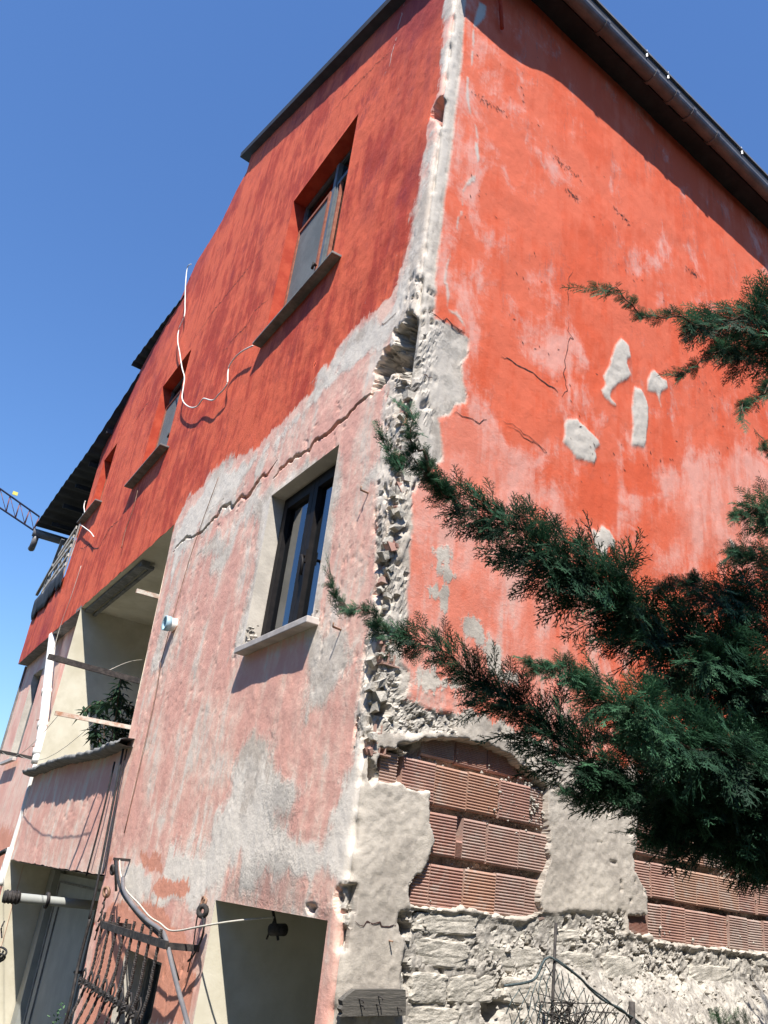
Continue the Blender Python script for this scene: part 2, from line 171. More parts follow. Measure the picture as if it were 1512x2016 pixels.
BR = {
 'A': [[-1.333,-1.75,3.023,0.028],[-1.247,-1.731,3.013,0.039],[-1.146,-1.712,3.018,0.051],[-0.921,-1.694,2.99,0.088],[-0.629,-1.675,2.988,0.131],[-0.322,-1.656,2.942,0.175],[0.052,-1.638,2.896,0.221],[0.447,-1.619,2.843,0.265],[1.179,-1.6,2.808,0.315]],
 'A2': [[-1.258,-1.75,3.141,0.013],[-1.234,-1.75,3.079,0.018],[-1.197,-1.75,3.028,0.024],[-1.16,-1.75,3.006,0.026]],
 'B': [[-1.124,-1.3,2.805,0.021],[-1.059,-1.338,2.742,0.038],[-0.971,-1.375,2.707,0.062],[-0.826,-1.413,2.687,0.078],[-0.65,-1.45,2.627,0.093],[-0.465,-1.488,2.535,0.12],[-0.275,-1.525,2.448,0.141],[0.052,-1.562,2.38,0.171],[1.076,-1.6,2.351,0.232]],
 'C': [[-1.01,-2.15,3.457,0.008],[-0.855,-2.14,3.526,0.019],[-0.632,-2.13,3.574,0.053],[-0.369,-2.12,3.749,0.091],[-0.06,-2.11,3.889,0.124],[0.584,-2.1,3.991,0.182]],
 'C2': [[-0.57,-2.1,3.463,0.019],[-0.348,-2.1,3.635,0.06],[-0.094,-2.1,3.791,0.094],[0.571,-2.1,3.938,0.135]],
 'C3': [[-0.363,-2.15,3.377,0.013],[-0.218,-2.133,3.535,0.043],[-0.011,-2.117,3.704,0.076],[0.557,-2.1,3.886,0.111]],
 'D': [[-0.925,-1.9,2.559,0.022],[-0.773,-1.87,2.553,0.055],[-0.577,-1.84,2.543,0.085],[-0.34,-1.81,2.521,0.115],[0.003,-1.78,2.518,0.146],[0.802,-1.75,2.492,0.193]],
 'E': [[-0.26,-1.8,2.981,0.023],[-0.059,-1.775,3.025,0.062],[0.191,-1.75,3.071,0.105],[0.503,-1.725,3.072,0.155],[1.108,-1.7,3.032,0.191]],
 'Ff': [[0.432,-1.65,3.479,0.026],[0.593,-1.65,3.607,0.079],[0.83,-1.65,3.626,0.143],[1.428,-1.65,3.54,0.16]],
 'F2': [[0.296,-1.7,3.29,0.028],[0.501,-1.683,3.344,0.086],[0.84,-1.667,3.395,0.14],[1.395,-1.65,3.409,0.184]],
 'F3': [[0.717,-1.65,3.947,0.019],[0.841,-1.65,3.951,0.05],[1.536,-1.65,3.969,0.113]],
 'G': [[-0.392,-1.5,2.348,0.019],[-0.25,-1.525,2.363,0.063],[-0.036,-1.55,2.382,0.106],[0.256,-1.575,2.378,0.142],[1.068,-1.6,2.315,0.209]],
 'H': [[-0.063,-1.55,2.272,0.031],[0.123,-1.567,2.297,0.073],[0.354,-1.583,2.312,0.116],[1.06,-1.6,2.279,0.162]],
 'I': [[-0.034,-1.6,2.205,0.014],[0.098,-1.6,2.257,0.04],[0.268,-1.6,2.302,0.076],[1.068,-1.6,2.315,0.139]],
 'I2': [[0.532,-1.6,2.239,0.024],[0.616,-1.6,2.33,0.083],[1.089,-1.6,2.407,0.14]],
 'J': [[-0.048,-1.4,2.595,0.055],[0.138,-1.467,2.559,0.132],[0.394,-1.533,2.534,0.18],[1.119,-1.6,2.542,0.26]],
 'K': [[0.407,-1.35,2.885,0.084],[0.407,-1.433,2.76,0.185],[0.604,-1.517,2.738,0.234],[1.208,-1.6,2.753,0.292]],
 'K2': [[-0.141,-1.7,2.436,0.083],[0.148,-1.683,2.424,0.145],[0.513,-1.667,2.432,0.181],[1.036,-1.65,2.456,0.207]],
 'K3': [[-0.06,-1.8,2.783,0.086],[0.225,-1.75,2.811,0.169],[0.987,-1.7,2.861,0.253]],
}

# ------------------------------------------------------------------ helpers
def empty(name, loc=(0, 0, 0), parent=None):
    o = bpy.data.objects.new(name, None); COL.objects.link(o); o.location = loc
    if parent: o.parent = parent
    return o
def tag(o, label=None, cat=None, group=None, kind=None):
    if label: o['label'] = label
    if cat: o['category'] = cat
    if group: o['group'] = group
    if kind: o['kind'] = kind
    return o
def link(name, me, mat, parent=None):
    o = bpy.data.objects.new(name, me); COL.objects.link(o)
    if mat is not None and not me.materials: me.materials.append(mat)
    if parent:
        o.parent = parent
        o.matrix_parent_inverse = Matrix.Identity(4)
        par = parent; off = Vector((0, 0, 0))
        while par is not None:
            off += Vector(par.location); par = par.parent
        o.location = -off
    return o
class MB:
    """collects shapes, builds ONE mesh object"""
    def __init__(s): s.v = []; s.f = []; s.sm = []
    def add(s, vs_, fs, smooth=False):
        b = len(s.v); s.v += [tuple(x) for x in vs_]; s.f += [tuple(i + b for i in f) for f in fs]; s.sm += [smooth]*len(fs); return s
    def hexa(s, c): return s.add(c, [(0,1,2,3),(7,6,5,4),(0,4,5,1),(1,5,6,2),(2,6,7,3),(3,7,4,0)])
    def boxL(s, u0, u1, z0, z1, p0, p1):
        return s.hexa([Lp(u0,z0,p0),Lp(u1,z0,p0),Lp(u1,z0,p1),Lp(u0,z0,p1),Lp(u0,z1,p0),Lp(u1,z1,p0),Lp(u1,z1,p1),Lp(u0,z1,p1)])
    def boxR(s, v0, v1, z0, z1, p0, p1):
        return s.hexa([Rp(v0,z0,p0),Rp(v1,z0,p0),Rp(v1,z0,p1),Rp(v0,z0,p1),Rp(v0,z1,p0),Rp(v1,z1,p0),Rp(v1,z1,p1),Rp(v0,z1,p1)])
    def quad(s, a, b, c, d): return s.add([a,b,c,d], [(0,1,2,3)])
    def bar(s, a, b, w_, h_, up=(0,0,1)):
        a = Vector(a); b = Vector(b); d = (b-a).normalized(); x = d.cross(Vector(up))
        if x.length < 1e-4: x = d.cross(Vector((1,0,0)))
        x.normalize(); y = x.cross(d)
        c = []
        for q in (a, b):
            for sx, sy in ((-1,-1),(1,-1),(1,1),(-1,1)): c.append(q + x*sx*w_/2 + y*sy*h_/2)
        return s.hexa(c)
    def tube(s, pts, r, n=8, caps=True, close=False):
        pts = [Vector(p) for p in pts]; k = len(pts); rs = r if isinstance(r, (list, tuple)) else [r]*k
        vs_ = []; ref = None
        for i, p in enumerate(pts):
            if close: d = pts[(i+1) % k] - pts[i-1]
            else: d = pts[min(i+1, k-1)] - pts[max(i-1, 0)]
            d.normalize()
            if ref is None:
                ref = Vector((0,0,1)) if abs(d.z) < .9 else Vector((1,0,0))
            x = d.cross(ref)
            if x.length < 1e-5: x = d.cross(Vector((0.3,1,0.2)))
            x.normalize(); y = x.cross(d); ref = y*-1 if False else ref
            for j in range(n):
                a = 2*math.pi*j/n; vs_.append(p + (x*math.cos(a) + y*math.sin(a))*rs[i])
        fs = []
        kk = k if close else k-1
        for i in range(kk):
            i2 = (i+1) % k
            for j in range(n): fs.append((i*n+j, i*n+(j+1) % n, i2*n+(j+1) % n, i2*n+j))
        if caps and not close: fs += [tuple(range(n))[::-1], tuple((k-1)*n+j for j in range(n))]
        return s.add(vs_, fs, True)
    def build(s, name, mat, parent=None):
        me = bpy.data.meshes.new(name); me.from_pydata(s.v, [], s.f); me.update()
        me.polygons.foreach_set('use_smooth', s.sm)
        return link(name, me, mat, parent)
def spline(pts, n=6):
    """Catmull-Rom through the points"""
    P = [Vector(p) for p in pts]; out = []
    for i in range(len(P)-1):
        a = P[max(i-1,0)]; b = P[i]; c = P[i+1]; d = P[min(i+2,len(P)-1)]
        for k in range(n):
            t = k/n
            out.append(0.5*((2*b) + (c-a)*t + (2*a-5*b+4*c-d)*t*t + (3*b-a-3*c+d)*t**3))
    out.append(P[-1]); return out
# ---- numpy noise
_T = np.random.default_rng(3).random((256, 256))
def vnoise(x, y, s=0):
    x = x + s*17.13; y = y + s*31.7
    xi = np.floor(x).astype(int); yi = np.floor(y).astype(int); fx = x-xi; fy = y-yi
    fx = fx*fx*(3-2*fx); fy = fy*fy*(3-2*fy); a = xi & 255; b = yi & 255; a1 = (xi+1) & 255; b1 = (yi+1) & 255
    return (_T[a,b]*(1-fx)+_T[a1,b]*fx)*(1-fy) + (_T[a,b1]*(1-fx)+_T[a1,b1]*fx)*fy
def fbm(x, y, o=4, s=0):
    r = 0; a = .5; t = 0
    for i in range(o): r = r + a*vnoise(x*2**i, y*2**i, s+i); t += a; a *= .5
    return r/t
def ridged(x, y, o=4, s=0):
    r = 0; a = .5; t = 0
    for i in range(o): r = r + a*(1-np.abs(2*vnoise(x*2**i, y*2**i, s+i)-1)); t += a; a *= .5
    return r/t
def worley(x, y, s=0):
    """cell noise: random height of the nearest cell, nearest distance, border distance"""
    x = x + s*5.3; y = y + s*9.1; xi = np.floor(x).astype(int); yi = np.floor(y).astype(int)
    f1 = np.full(x.shape, 9.); f2 = np.full(x.shape, 9.); hv = np.zeros(x.shape)
    for i in (-1,0,1):
        for j in (-1,0,1):
            a = (xi+i) & 255; b = (yi+j) & 255; px = xi+i+_T[a,b]; py = yi+j+_T[b,(a+77) & 255]; d = np.hypot(x-px, y-py); v = _T[(a+31) & 255,(b+57) & 255]
            nb = d < f1; f2 = np.where(nb, f1, np.minimum(f2, d)); hv = np.where(nb, v, hv); f1 = np.where(nb, d, f1)
    return hv, f1, f2-f1
def chunks(U, Z, k, s=0):
    """angular broken lumps, about 0 to 1, with dark gaps between them"""
    Uw = U + .35/k*(fbm(U*k*.9,Z*k*.9,2,s+3)-.5)*2; Zw = Z + .35/k*(fbm(U*k*.9,Z*k*.9,2,s+5)-.5)*2
    h1, d1, b1 = worley(Uw*k, Zw*k, s); h2, d2, b2 = worley(Uw*k*2.7, Zw*k*2.7, s+2)
    return .62*h1*sst(0,.16,b1) + .10*(1-d1) + .28*h2*sst(0,.2,b2)
def sst(a, b, x):
    t = np.clip((x-a)/(b-a), 0, 1); return t*t*(3-2*t)
def sdf(U, Z, poly, m=.45):
    """signed distance to a polygon, positive inside, clipped at -m"""
    P = np.array(poly, float); out = np.full(U.shape, -m)
    k = (U > P[:,0].min()-m) & (U < P[:,0].max()+m) & (Z > P[:,1].min()-m) & (Z < P[:,1].max()+m)
    if not k.any(): return out
    x = U[k]; y = Z[k]; d2 = np.full(x.shape, 1e9); ins = np.zeros(x.shape, bool)
    for i in range(len(P)):
        ax, ay = P[i-1]; bx, by = P[i]; ex, ey = bx-ax, by-ay; L2 = ex*ex+ey*ey+1e-12
        t = np.clip(((x-ax)*ex+(y-ay)*ey)/L2, 0, 1); d2 = np.minimum(d2, (x-ax-t*ex)**2+(y-ay-t*ey)**2)
        c = ((ay > y) != (by > y)) & (x < (bx-ax)*(y-ay)/((by-ay) if by != ay else 1e-9)+ax); ins ^= c
    d = np.sqrt(d2); out[k] = np.maximum(np.where(ins, d, -d), -m); return out
def dline(U, Z, pts, m=.5):
    """distance to a polyline, side (+ above), fraction along it"""
    P = np.array(pts, float); D = np.full(U.shape, m); S = np.ones(U.shape); T = np.zeros(U.shape)
    k = (U > P[:,0].min()-m) & (U < P[:,0].max()+m) & (Z > P[:,1].min()-m) & (Z < P[:,1].max()+m)
    x = U[k]; y = Z[k]; d2 = np.full(x.shape, 1e9); sg = np.ones(x.shape); tt = np.zeros(x.shape); n = len(P)-1
    for i in range(n):
        ax, ay = P[i]; bx, by = P[i+1]; ex, ey = bx-ax, by-ay
        t = np.clip(((x-ax)*ex+(y-ay)*ey)/(ex*ex+ey*ey+1e-12), 0, 1); q = (x-ax-t*ex)**2+(y-ay-t*ey)**2
        b = q < d2; d2 = np.where(b, q, d2); sg = np.where(b, np.sign(y-(ay+t*ey)), sg); tt = np.where(b, (i+t)/n, tt)
    D[k] = np.minimum(np.sqrt(d2), m); S[k] = sg; T[k] = tt; return D, S, T
def gridmesh(name, X, keep, attrs, mat, parent, flip=False):
    """X: (r,c,3) vertex positions, keep: (r-1,c-1) bool"""
    r, c = X.shape[:2]; idx = np.arange(r*c).reshape(r, c)
    q = np.stack([idx[:-1,:-1], idx[:-1,1:], idx[1:,1:], idx[1:,:-1]], -1)[keep]
    if flip: q = q[:, ::-1]
    used = np.unique(q); mp = np.full(r*c, -1); mp[used] = np.arange(len(used)); q = mp[q]; V = X.reshape(-1,3)[used]
    me = bpy.data.meshes.new(name); me.vertices.add(len(V)); me.vertices.foreach_set('co', V.astype(np.float32).ravel())
    me.loops.add(q.size); me.loops.foreach_set('vertex_index', q.astype(np.int32).ravel())
    me.polygons.add(len(q)); me.polygons.foreach_set('loop_start', np.arange(0, q.size, 4, dtype=np.int32))
    sm_ = np.ones(len(q), bool)
    if 'm_rub' in attrs: sm_ = attrs['m_rub'].ravel()[used][q].max(1) < .25
    me.polygons.foreach_set('use_smooth', sm_); me.update(calc_edges=True)
    for k, A in attrs.items():
        if A.ndim == 3:
            at = me.attributes.new(k, 'FLOAT_VECTOR', 'POINT'); at.data.foreach_set('vector', A.reshape(-1,3)[used].astype(np.float32).ravel())
        else:
            at = me.attributes.new(k, 'FLOAT', 'POINT'); at.data.foreach_set('value', A.ravel()[used].astype(np.float32))
    return link(name, me, mat, parent)
# ------------------------------------------------------------------ materials
class NT:
    def __init__(s, name):
        s.m = bpy.data.materials.new(name); s.m.use_nodes = True; s.t = s.m.node_tree; s.t.nodes.clear()
        s.out = s.t.nodes.new('ShaderNodeOutputMaterial')
    def n(s, typ, **kw):
        o = s.t.nodes.new(typ)
        for k, v in kw.items(): setattr(o, k, v)
        return o
    def set(s, sock, v):
        if isinstance(v, bpy.types.NodeSocket): s.t.links.new(v, sock)
        elif isinstance(v, tuple) and len(v) == 3 and sock.type == 'RGBA': sock.default_value = (*v, 1)
        else: sock.default_value = v
    def math(s, op, a, b=None, c=None, clamp=False):
        o = s.n('ShaderNodeMath', operation=op, use_clamp=clamp); s.set(o.inputs[0], a)
        if b is not None: s.set(o.inputs[1], b)
        if c is not None: s.set(o.inputs[2], c)
        return o.outputs[0]
    def mix(s, f, a, b, bt='MIX'):
        o = s.n('ShaderNodeMix', data_type='RGBA', blend_type=bt); s.set(o.inputs[0], f); s.set(o.inputs[6], a); s.set(o.inputs[7], b); return o.outputs[2]
    def step(s, x, a, b, lo=0.0, hi=1.0):
        o = s.n('ShaderNodeMapRange', interpolation_type='SMOOTHSTEP'); s.set(o.inputs[0], x)
        for i, v in enumerate((a, b, lo, hi)): s.set(o.inputs[i+1], v)
        return o.outputs[0]
    def attr(s, name, vec=False):
        o = s.n('ShaderNodeAttribute', attribute_name=name); return o.outputs['Vector' if vec else 'Fac']
    def obj(s): return s.n('ShaderNodeTexCoord').outputs['Object']
    def map(s, v, scale=(1,1,1), loc=(0,0,0), rot=(0,0,0)):
        o = s.n('ShaderNodeMapping'); s.set(o.inputs[0], v); o.inputs[1].default_value = loc; o.inputs[2].default_value = rot; o.inputs[3].default_value = scale; return o.outputs[0]
    def noise(s, v, scale, detail=4, rough=.6, dist=0.0):
        o = s.n('ShaderNodeTexNoise'); s.set(o.inputs['Vector'], v); o.inputs['Scale'].default_value = scale; o.inputs['Detail'].default_value = detail
        o.inputs['Roughness'].default_value = rough; o.inputs['Distortion'].default_value = dist; return o.outputs[0]
    def bump(s, h, strength=.4, dist=.01, normal=None):
        o = s.n('ShaderNodeBump'); o.inputs['Strength'].default_value = strength; o.inputs['Distance'].default_value = dist; s.set(o.inputs['Height'], h)
        if normal is not None: s.set(o.inputs['Normal'], normal)
        return o.outputs[0]
    def pbr(s, col, rough=.9, nrm=None, metal=0.0, spec=.3, **kw):
        b = s.n('ShaderNodeBsdfPrincipled'); s.set(b.inputs['Base Color'], col); s.set(b.inputs['Roughness'], rough); s.set(b.inputs['Metallic'], metal)
        s.set(b.inputs['Specular IOR Level'], spec)
        if nrm is not None: s.set(b.inputs['Normal'], nrm)
        for k, v in kw.items(): s.set(b.inputs[k], v)
        s.t.links.new(b.outputs[0], s.out.inputs[0]); return s.m
def simple(name, c1, c2, scale=8, rough=.85, bump=.3, bscale=60, metal=0.0, spec=.3, stretch=(1,1,1)):
    a = NT(name); o = a.map(a.obj(), stretch); n1 = a.noise(o, scale, 5, .65); n2 = a.noise(o, bscale, 3, .6)
    col = a.mix(a.step(n1, .35, .68), c1, c2); return a.pbr(col, rough, a.bump(n2, bump, .004), metal, spec)
def wall_mat(name, red1, red2, maroon, pink1, pink2, ew=.014, g1=(.40,.355,.305), g2=(.58,.52,.445), g3=(.58,.53,.465)):
    a = NT(name); wc = a.attr('wc', True)
    big = a.noise(wc, .9, 4, .6); mid = a.noise(wc, 5.5, 6, .65, .4); fine = a.noise(wc, 38, 5, .7); grit = a.noise(wc, 170, 3, .7)
    st = a.noise(a.map(wc, (7.0, 1.1, 1), rot=(0,0,.08)), 1.0, 6, .68, .3)
    st2 = a.noise(a.map(wc, (26.0, 3.2, 1), loc=(3,5,0), rot=(0,0,.15)), 1.0, 5, .65, .5)
    cl = a.noise(a.map(wc, (1, .8, 1), loc=(9, 2, 4)), 2.4, 5, .6, .6)
    c0 = lambda x, k: a.math('MULTIPLY', a.math('SUBTRACT', x, .5), k)
    S = lambda *xs: xs[0] if len(xs) == 1 else a.math('ADD', xs[0], S(*xs[1:]))
    edge = S(c0(st, .20), c0(st2, .14), c0(fine, .09), c0(mid, .12))
    # red coat with streaks
    red = a.mix(a.step(S(big, c0(st, 1.1), c0(mid, .6)), .30, .60), red1, red2)
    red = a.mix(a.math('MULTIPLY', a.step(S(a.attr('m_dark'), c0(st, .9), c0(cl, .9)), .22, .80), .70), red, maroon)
    dirt = a.step(S(cl, c0(st2, .8), c0(fine, .5)), .56, .80)
    red = a.mix(a.math('MULTIPLY', dirt, .55), red, maroon)
    pink = a.mix(a.step(S(cl, c0(st, .9), c0(fine, .3)), .34, .66), pink1, pink2)
    fade = a.step(S(a.attr('m_fade'), c0(cl, 1.0), c0(st, .38), c0(st2, .12), c0(mid, .4), c0(fine, .2)), -.06, .20)
    red = a.mix(a.math('MULTIPLY', fade, .80), red, pink)
    deep = a.step(S(a.attr('m_deep'), c0(fine, .06)), -.01, .02)
    red = a.mix(a.math('MULTIPLY', deep, .75), red, red1)
    # pale flecks where the paint has chipped off
    fl = a.noise(a.map(wc, (19, 9, 1), rot=(0,0,.5)), 1.0, 6, .72, 1.2); flk = a.math('MULTIPLY', a.step(S(fl, c0(fine, .12), a.math('MULTIPLY', a.attr('m_fleck'), .045)), .72, .745), a.step(S(a.noise(wc, 1.9, 3), a.math('MULTIPLY', a.attr('m_fleck'), .10)), .50, .62))
    flm = a.math('MULTIPLY', flk, a.math('MULTIPLY', a.attr('m_fleck'), 1.5, clamp=True))
    red = a.mix(flm, red, (.66,.58,.50))
    paint = a.mix(a.step(S(a.attr('m_red'), edge), -.012, .016), pink, red)
    # bare render
    gr = a.mix(a.step(S(cl, c0(mid, .7), c0(fine, .5)), .33, .68), g1, g2)
    gr = a.mix(a.math('MULTIPLY', a.step(S(mid, c0(st2, .8), c0(grit, .4)), .60, .80), .45), gr, (.27,.245,.215))
    gr = a.mix(a.math('MULTIPLY', a.step(S(a.attr('m_pale'), edge), -.02, .03), .8), gr, g3)
    gm = a.step(S(a.attr('m_grey'), a.math('MULTIPLY', edge, a.attr('m_soft'))), -ew, ew)
    # thin washed veil of grey over the pink
    veil = a.math('MULTIPLY', a.step(S(st, c0(cl, .9), c0(fine, .25)), .52, .74), a.attr('m_veil'))
    paint = a.mix(veil, paint, gr)
    col = a.mix(gm, paint, gr)
    sal = a.mix(mid, (.71,.29,.19), (.77,.38,.27))
    col = a.mix(a.step(S(a.attr('m_salm'), a.math('MULTIPLY', edge, .7)), -.008, .012), col, sal)
    # broken-open wall: pale lime mortar
    rub = a.mix(a.step(S(fine, c0(mid, .8)), .34, .66), (.28,.255,.225), (.52,.48,.42))
    rub = a.mix(a.step(grit, .60, .74), rub, (.26,.24,.22))
    col = a.mix(a.step(S(a.attr('m_rub'), c0(fine, .35)), .35, .6), col, rub)
    col = a.mix(a.math('MULTIPLY', a.step(a.noise(wc, 90, 2), .70, .76), .35), col, (.16,.09,.08))
    soot = a.step(S(a.attr('m_soot'), c0(fine, .30), c0(mid, .22), c0(st2, .12)), -.05, .09)
    col = a.mix(a.math('MULTIPLY', soot, .38), col, (.17,.16,.15))
    rel = S(a.math('MULTIPLY', soot, .6), a.math('MULTIPLY', fine, 1.0), a.math('MULTIPLY', grit, .35), a.math('MULTIPLY', gm, .5), a.math('MULTIPLY', mid, .35), a.math('MULTIPLY', flm, -.3))
    return a.pbr(col, a.mix(gm, (.80,.80,.80), (.95,.95,.95)), a.bump(rel, .42, .009), 0.0, .2)
M = {}
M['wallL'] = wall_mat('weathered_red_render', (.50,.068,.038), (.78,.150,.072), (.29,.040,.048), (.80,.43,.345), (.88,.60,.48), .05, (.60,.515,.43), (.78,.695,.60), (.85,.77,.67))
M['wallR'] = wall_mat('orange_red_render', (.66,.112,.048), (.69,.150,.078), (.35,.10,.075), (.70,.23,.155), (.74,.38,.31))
M['concrete'] = simple('bare_concrete', (.36,.33,.29), (.52,.475,.42), 5, .95, .6, 50)
M['darkconc'] = simple('dark_concrete', (.16,.16,.16), (.27,.27,.26), 9, .95, .8, 45)
M['stone'] = simple('rubble_stone', (.38,.35,.30), (.60,.55,.475), 22, .97, 1.0, 110)
M['mortar'] = simple('crumbled_mortar', (.27,.25,.22), (.48,.44,.38), 25, .97, 1.0, 90)
M['redrev'] = simple('red_reveal', (.42,.05,.025), (.55,.09,.045), 6, .9, .3, 60)
M['greyrev'] = simple('rendered_reveal', (.46,.42,.37), (.60,.55,.48), 6, .9, .4, 60)
M['cream'] = simple('cream_paint', (.60,.55,.42), (.78,.73,.60), 1.6, .9, .2, 80)
M['marble'] = simple('marble_sill', (.42,.38,.355), (.58,.53,.49), 7, .6, .15, 60)
M['frame'] = simple('dark_brown_frame', (.010,.009,.010), (.018,.015,.015), 20, .6, .1, 60, spec=.2)
M['alu'] = simple('grey_aluminium', (.11,.125,.135), (.17,.185,.19), 9, .45, .1, 60, spec=.5)
M['screen'] = simple('fly_screen', (.13,.145,.15), (.18,.195,.20), 3, .9, .35, 400)
M['rustframe'] = simple('rusty_orange_strip', (.28,.085,.05), (.40,.15,.09), 20, .8, .3, 90)
M['white'] = simple('white_plastic', (.76,.75,.70), (.84,.83,.79), 6, .5, .1, 40, spec=.5)
M['cloth'] = simple('white_curtain', (.70,.71,.72), (.82,.82,.82), 3, .95, .2, 90)
M['iron'] = simple('dark_iron', (.035,.033,.034), (.085,.075,.07), 30, .75, .5, 120, metal=.3)
M['rust'] = simple('rusty_iron', (.20,.10,.06), (.36,.24,.17), 25, .85, .5, 120)
M['paintedbar'] = simple('flaking_white_bar', (.70,.66,.58), (.42,.20,.11), 9, .8, .3, 60)
M['rooftin'] = simple('dark_roof_sheet', (.022,.024,.03), (.04,.042,.05), 5, .7, .2, 40)
M['gutter'] = simple('grey_gutter', (.13,.125,.13), (.20,.19,.19), 6, .5, .15, 40, spec=.5)
M['door'] = simple('grey_metal_door', (.30,.31,.29), (.37,.38,.35), 3, .6, .08, 60)
M['cable_w'] = simple('white_cable', (.72,.70,.64), (.80,.78,.72), 20, .6, .1, 60)
M['cable_b'] = simple('black_cable', (.02,.02,.022), (.04,.04,.04), 20, .6, .1, 60)
M['twine'] = simple('pale_twine', (.5,.47,.40), (.62,.58,.50), 40, .9, .2, 90)
M['wood'] = simple('weathered_wood', (.085,.08,.072), (.17,.155,.135), 14, .9, .9, 50, stretch=(.6,6,14))
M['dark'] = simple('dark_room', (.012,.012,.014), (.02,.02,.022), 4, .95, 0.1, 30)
M['crackm'] = simple('dark_crack_mark', (.05,.03,.028), (.10,.05,.045), 40, 1.0, .2, 90)
M['inner'] = simple('painted_shade_cream', (.30,.30,.29), (.45,.445,.42), 1.8, .9, .15, 80)  # the passage's cream paint with its shade put into the colour
M['white_chip'] = simple('pale_chip', (.62,.56,.50), (.72,.66,.60), 60, 1.0, .3, 90)
M['crane_y'] = simple('crane_red_steel', (.30,.10,.08), (.36,.16,.13), 3, .6, .1, 40)
M['crane_b'] = simple('crane_blue_steel', (.05,.06,.12), (.09,.08,.13), 3, .6, .1, 40)
M['wire'] = simple('fence_wire', (.05,.07,.08), (.10,.13,.13), 30, .6, .2, 90, metal=.4)
M['ground'] = simple('dark_weedy_earth', (.045,.05,.03), (.09,.08,.055), 3, .98, .8, 30)
def brick_material():
    a = NT('hollow_clay_brick'); r = a.n('ShaderNodeObjectInfo').outputs['Random']; va = a.n('ShaderNodeVectorMath', operation='ADD'); a.set(va.inputs[0], a.obj()); cx_ = a.n('ShaderNodeCombineXYZ'); a.set(cx_.inputs[0], a.math('MULTIPLY', r, 37.0)); a.set(cx_.inputs[2], a.math('MULTIPLY', r, 91.0)); a.set(va.inputs[1], cx_.outputs[0]); o = va.outputs[0]
    n1 = a.noise(a.map(o, (3,3,3)), 3.0, 5, .65); n2 = a.noise(o, 38, 5, .7); n3 = a.noise(o, 7, 5, .68, .8)
    c = a.mix(r, (.40,.18,.125), (.50,.275,.20)); c = a.mix(a.step(n1, .35, .7), c, (.33,.15,.115)); c = a.mix(a.math('MULTIPLY', a.step(a.math('FRACT', a.math('MULTIPLY', r, 7.3)), .35, .9), .65), c, (.37,.27,.225)); c = a.mix(a.math('MULTIPLY', a.step(a.math('FRACT', a.math('MULTIPLY', r, 13.7)), .82, .9), .5), c, (.50,.25,.12))
    c = a.mix(a.math('MULTIPLY', a.step(a.math('ADD', n3, a.math('MULTIPLY', n2, .35)), .64, .86), .65), c, (.47,.40,.345))
    c = a.mix(a.math('MULTIPLY', a.step(n2, .62, .75), .5), c, (.10,.05,.04))
    c = a.mix(.32, c, (.43,.335,.295)); return a.pbr(c, .9, a.bump(n2, .5, .003), 0.0, .2)
M['brick'] = brick_material()
def glass_material():
    a = NT('window_glass'); g = a.n('ShaderNodeBsdfGlossy'); g.inputs['Roughness'].default_value = .02; g.inputs['Color'].default_value = (.9,.95,1,1)
    t = a.n('ShaderNodeBsdfTransparent'); t.inputs['Color'].default_value = (.50,.60,.66,1)
    f = a.n('ShaderNodeFresnel'); f.inputs[0].default_value = 1.5; fa = a.math('MULTIPLY_ADD', f.outputs[0], .24, .012, clamp=True)
    mx = a.n('ShaderNodeMixShader'); a.t.links.new(fa, mx.inputs[0]); a.t.links.new(t.outputs[0], mx.inputs[1]); a.t.links.new(g.outputs[0], mx.inputs[2]); a.t.links.new(mx.outputs[0], a.out.inputs[0]); return a.m
M['glass'] = glass_material()
def leaf_material(name, c1, c2, c3):
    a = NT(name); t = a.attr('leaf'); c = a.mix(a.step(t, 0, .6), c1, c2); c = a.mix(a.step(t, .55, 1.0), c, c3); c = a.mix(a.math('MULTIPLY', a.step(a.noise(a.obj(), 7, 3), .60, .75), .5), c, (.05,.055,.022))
    b = a.n('ShaderNodeBsdfPrincipled'); a.set(b.inputs['Base Color'], c); b.inputs['Roughness'].default_value = .62; b.inputs['Specular IOR Level'].default_value = .22
    tr = a.n('ShaderNodeBsdfTranslucent'); a.set(tr.inputs[0], c); mx = a.n('ShaderNodeMixShader'); mx.inputs[0].default_value = .28
    a.t.links.new(b.outputs[0], mx.inputs[1]); a.t.links.new(tr.outputs[0], mx.inputs[2]); a.t.links.new(mx.outputs[0], a.out.inputs[0]); return a.m
M['blocker_wall'] = simple('grey_brown_render', (.16,.14,.12), (.22,.20,.17), 1.5, .95, .2, 30)
M['tiles'] = simple('clay_roof', (.20,.09,.06), (.27,.13,.09), 3, .9, .5, 20)
M['leaf'] = leaf_material('conifer_scales', (.014,.036,.022), (.050,.135,.070), (.17,.36,.19))
M['leaf2'] = leaf_material('leafy_plant', (.012,.030,.018), (.025,.060,.032), (.05,.10,.05))
M['leaf3'] = leaf_material('young_shrub', (.05,.11,.05), (.09,.19,.09), (.16,.28,.13))
M['bark'] = simple('conifer_bark', (.09,.055,.04), (.17,.11,.08), 30, .95, .8, 60)
# ================================================================== setting
gm_ = MB(); gm_.quad((-400,-400,0),(400,-400,0),(400,400,0),(-400,400,0)); tag(gm_.build('ground', M['ground']), kind='structure')
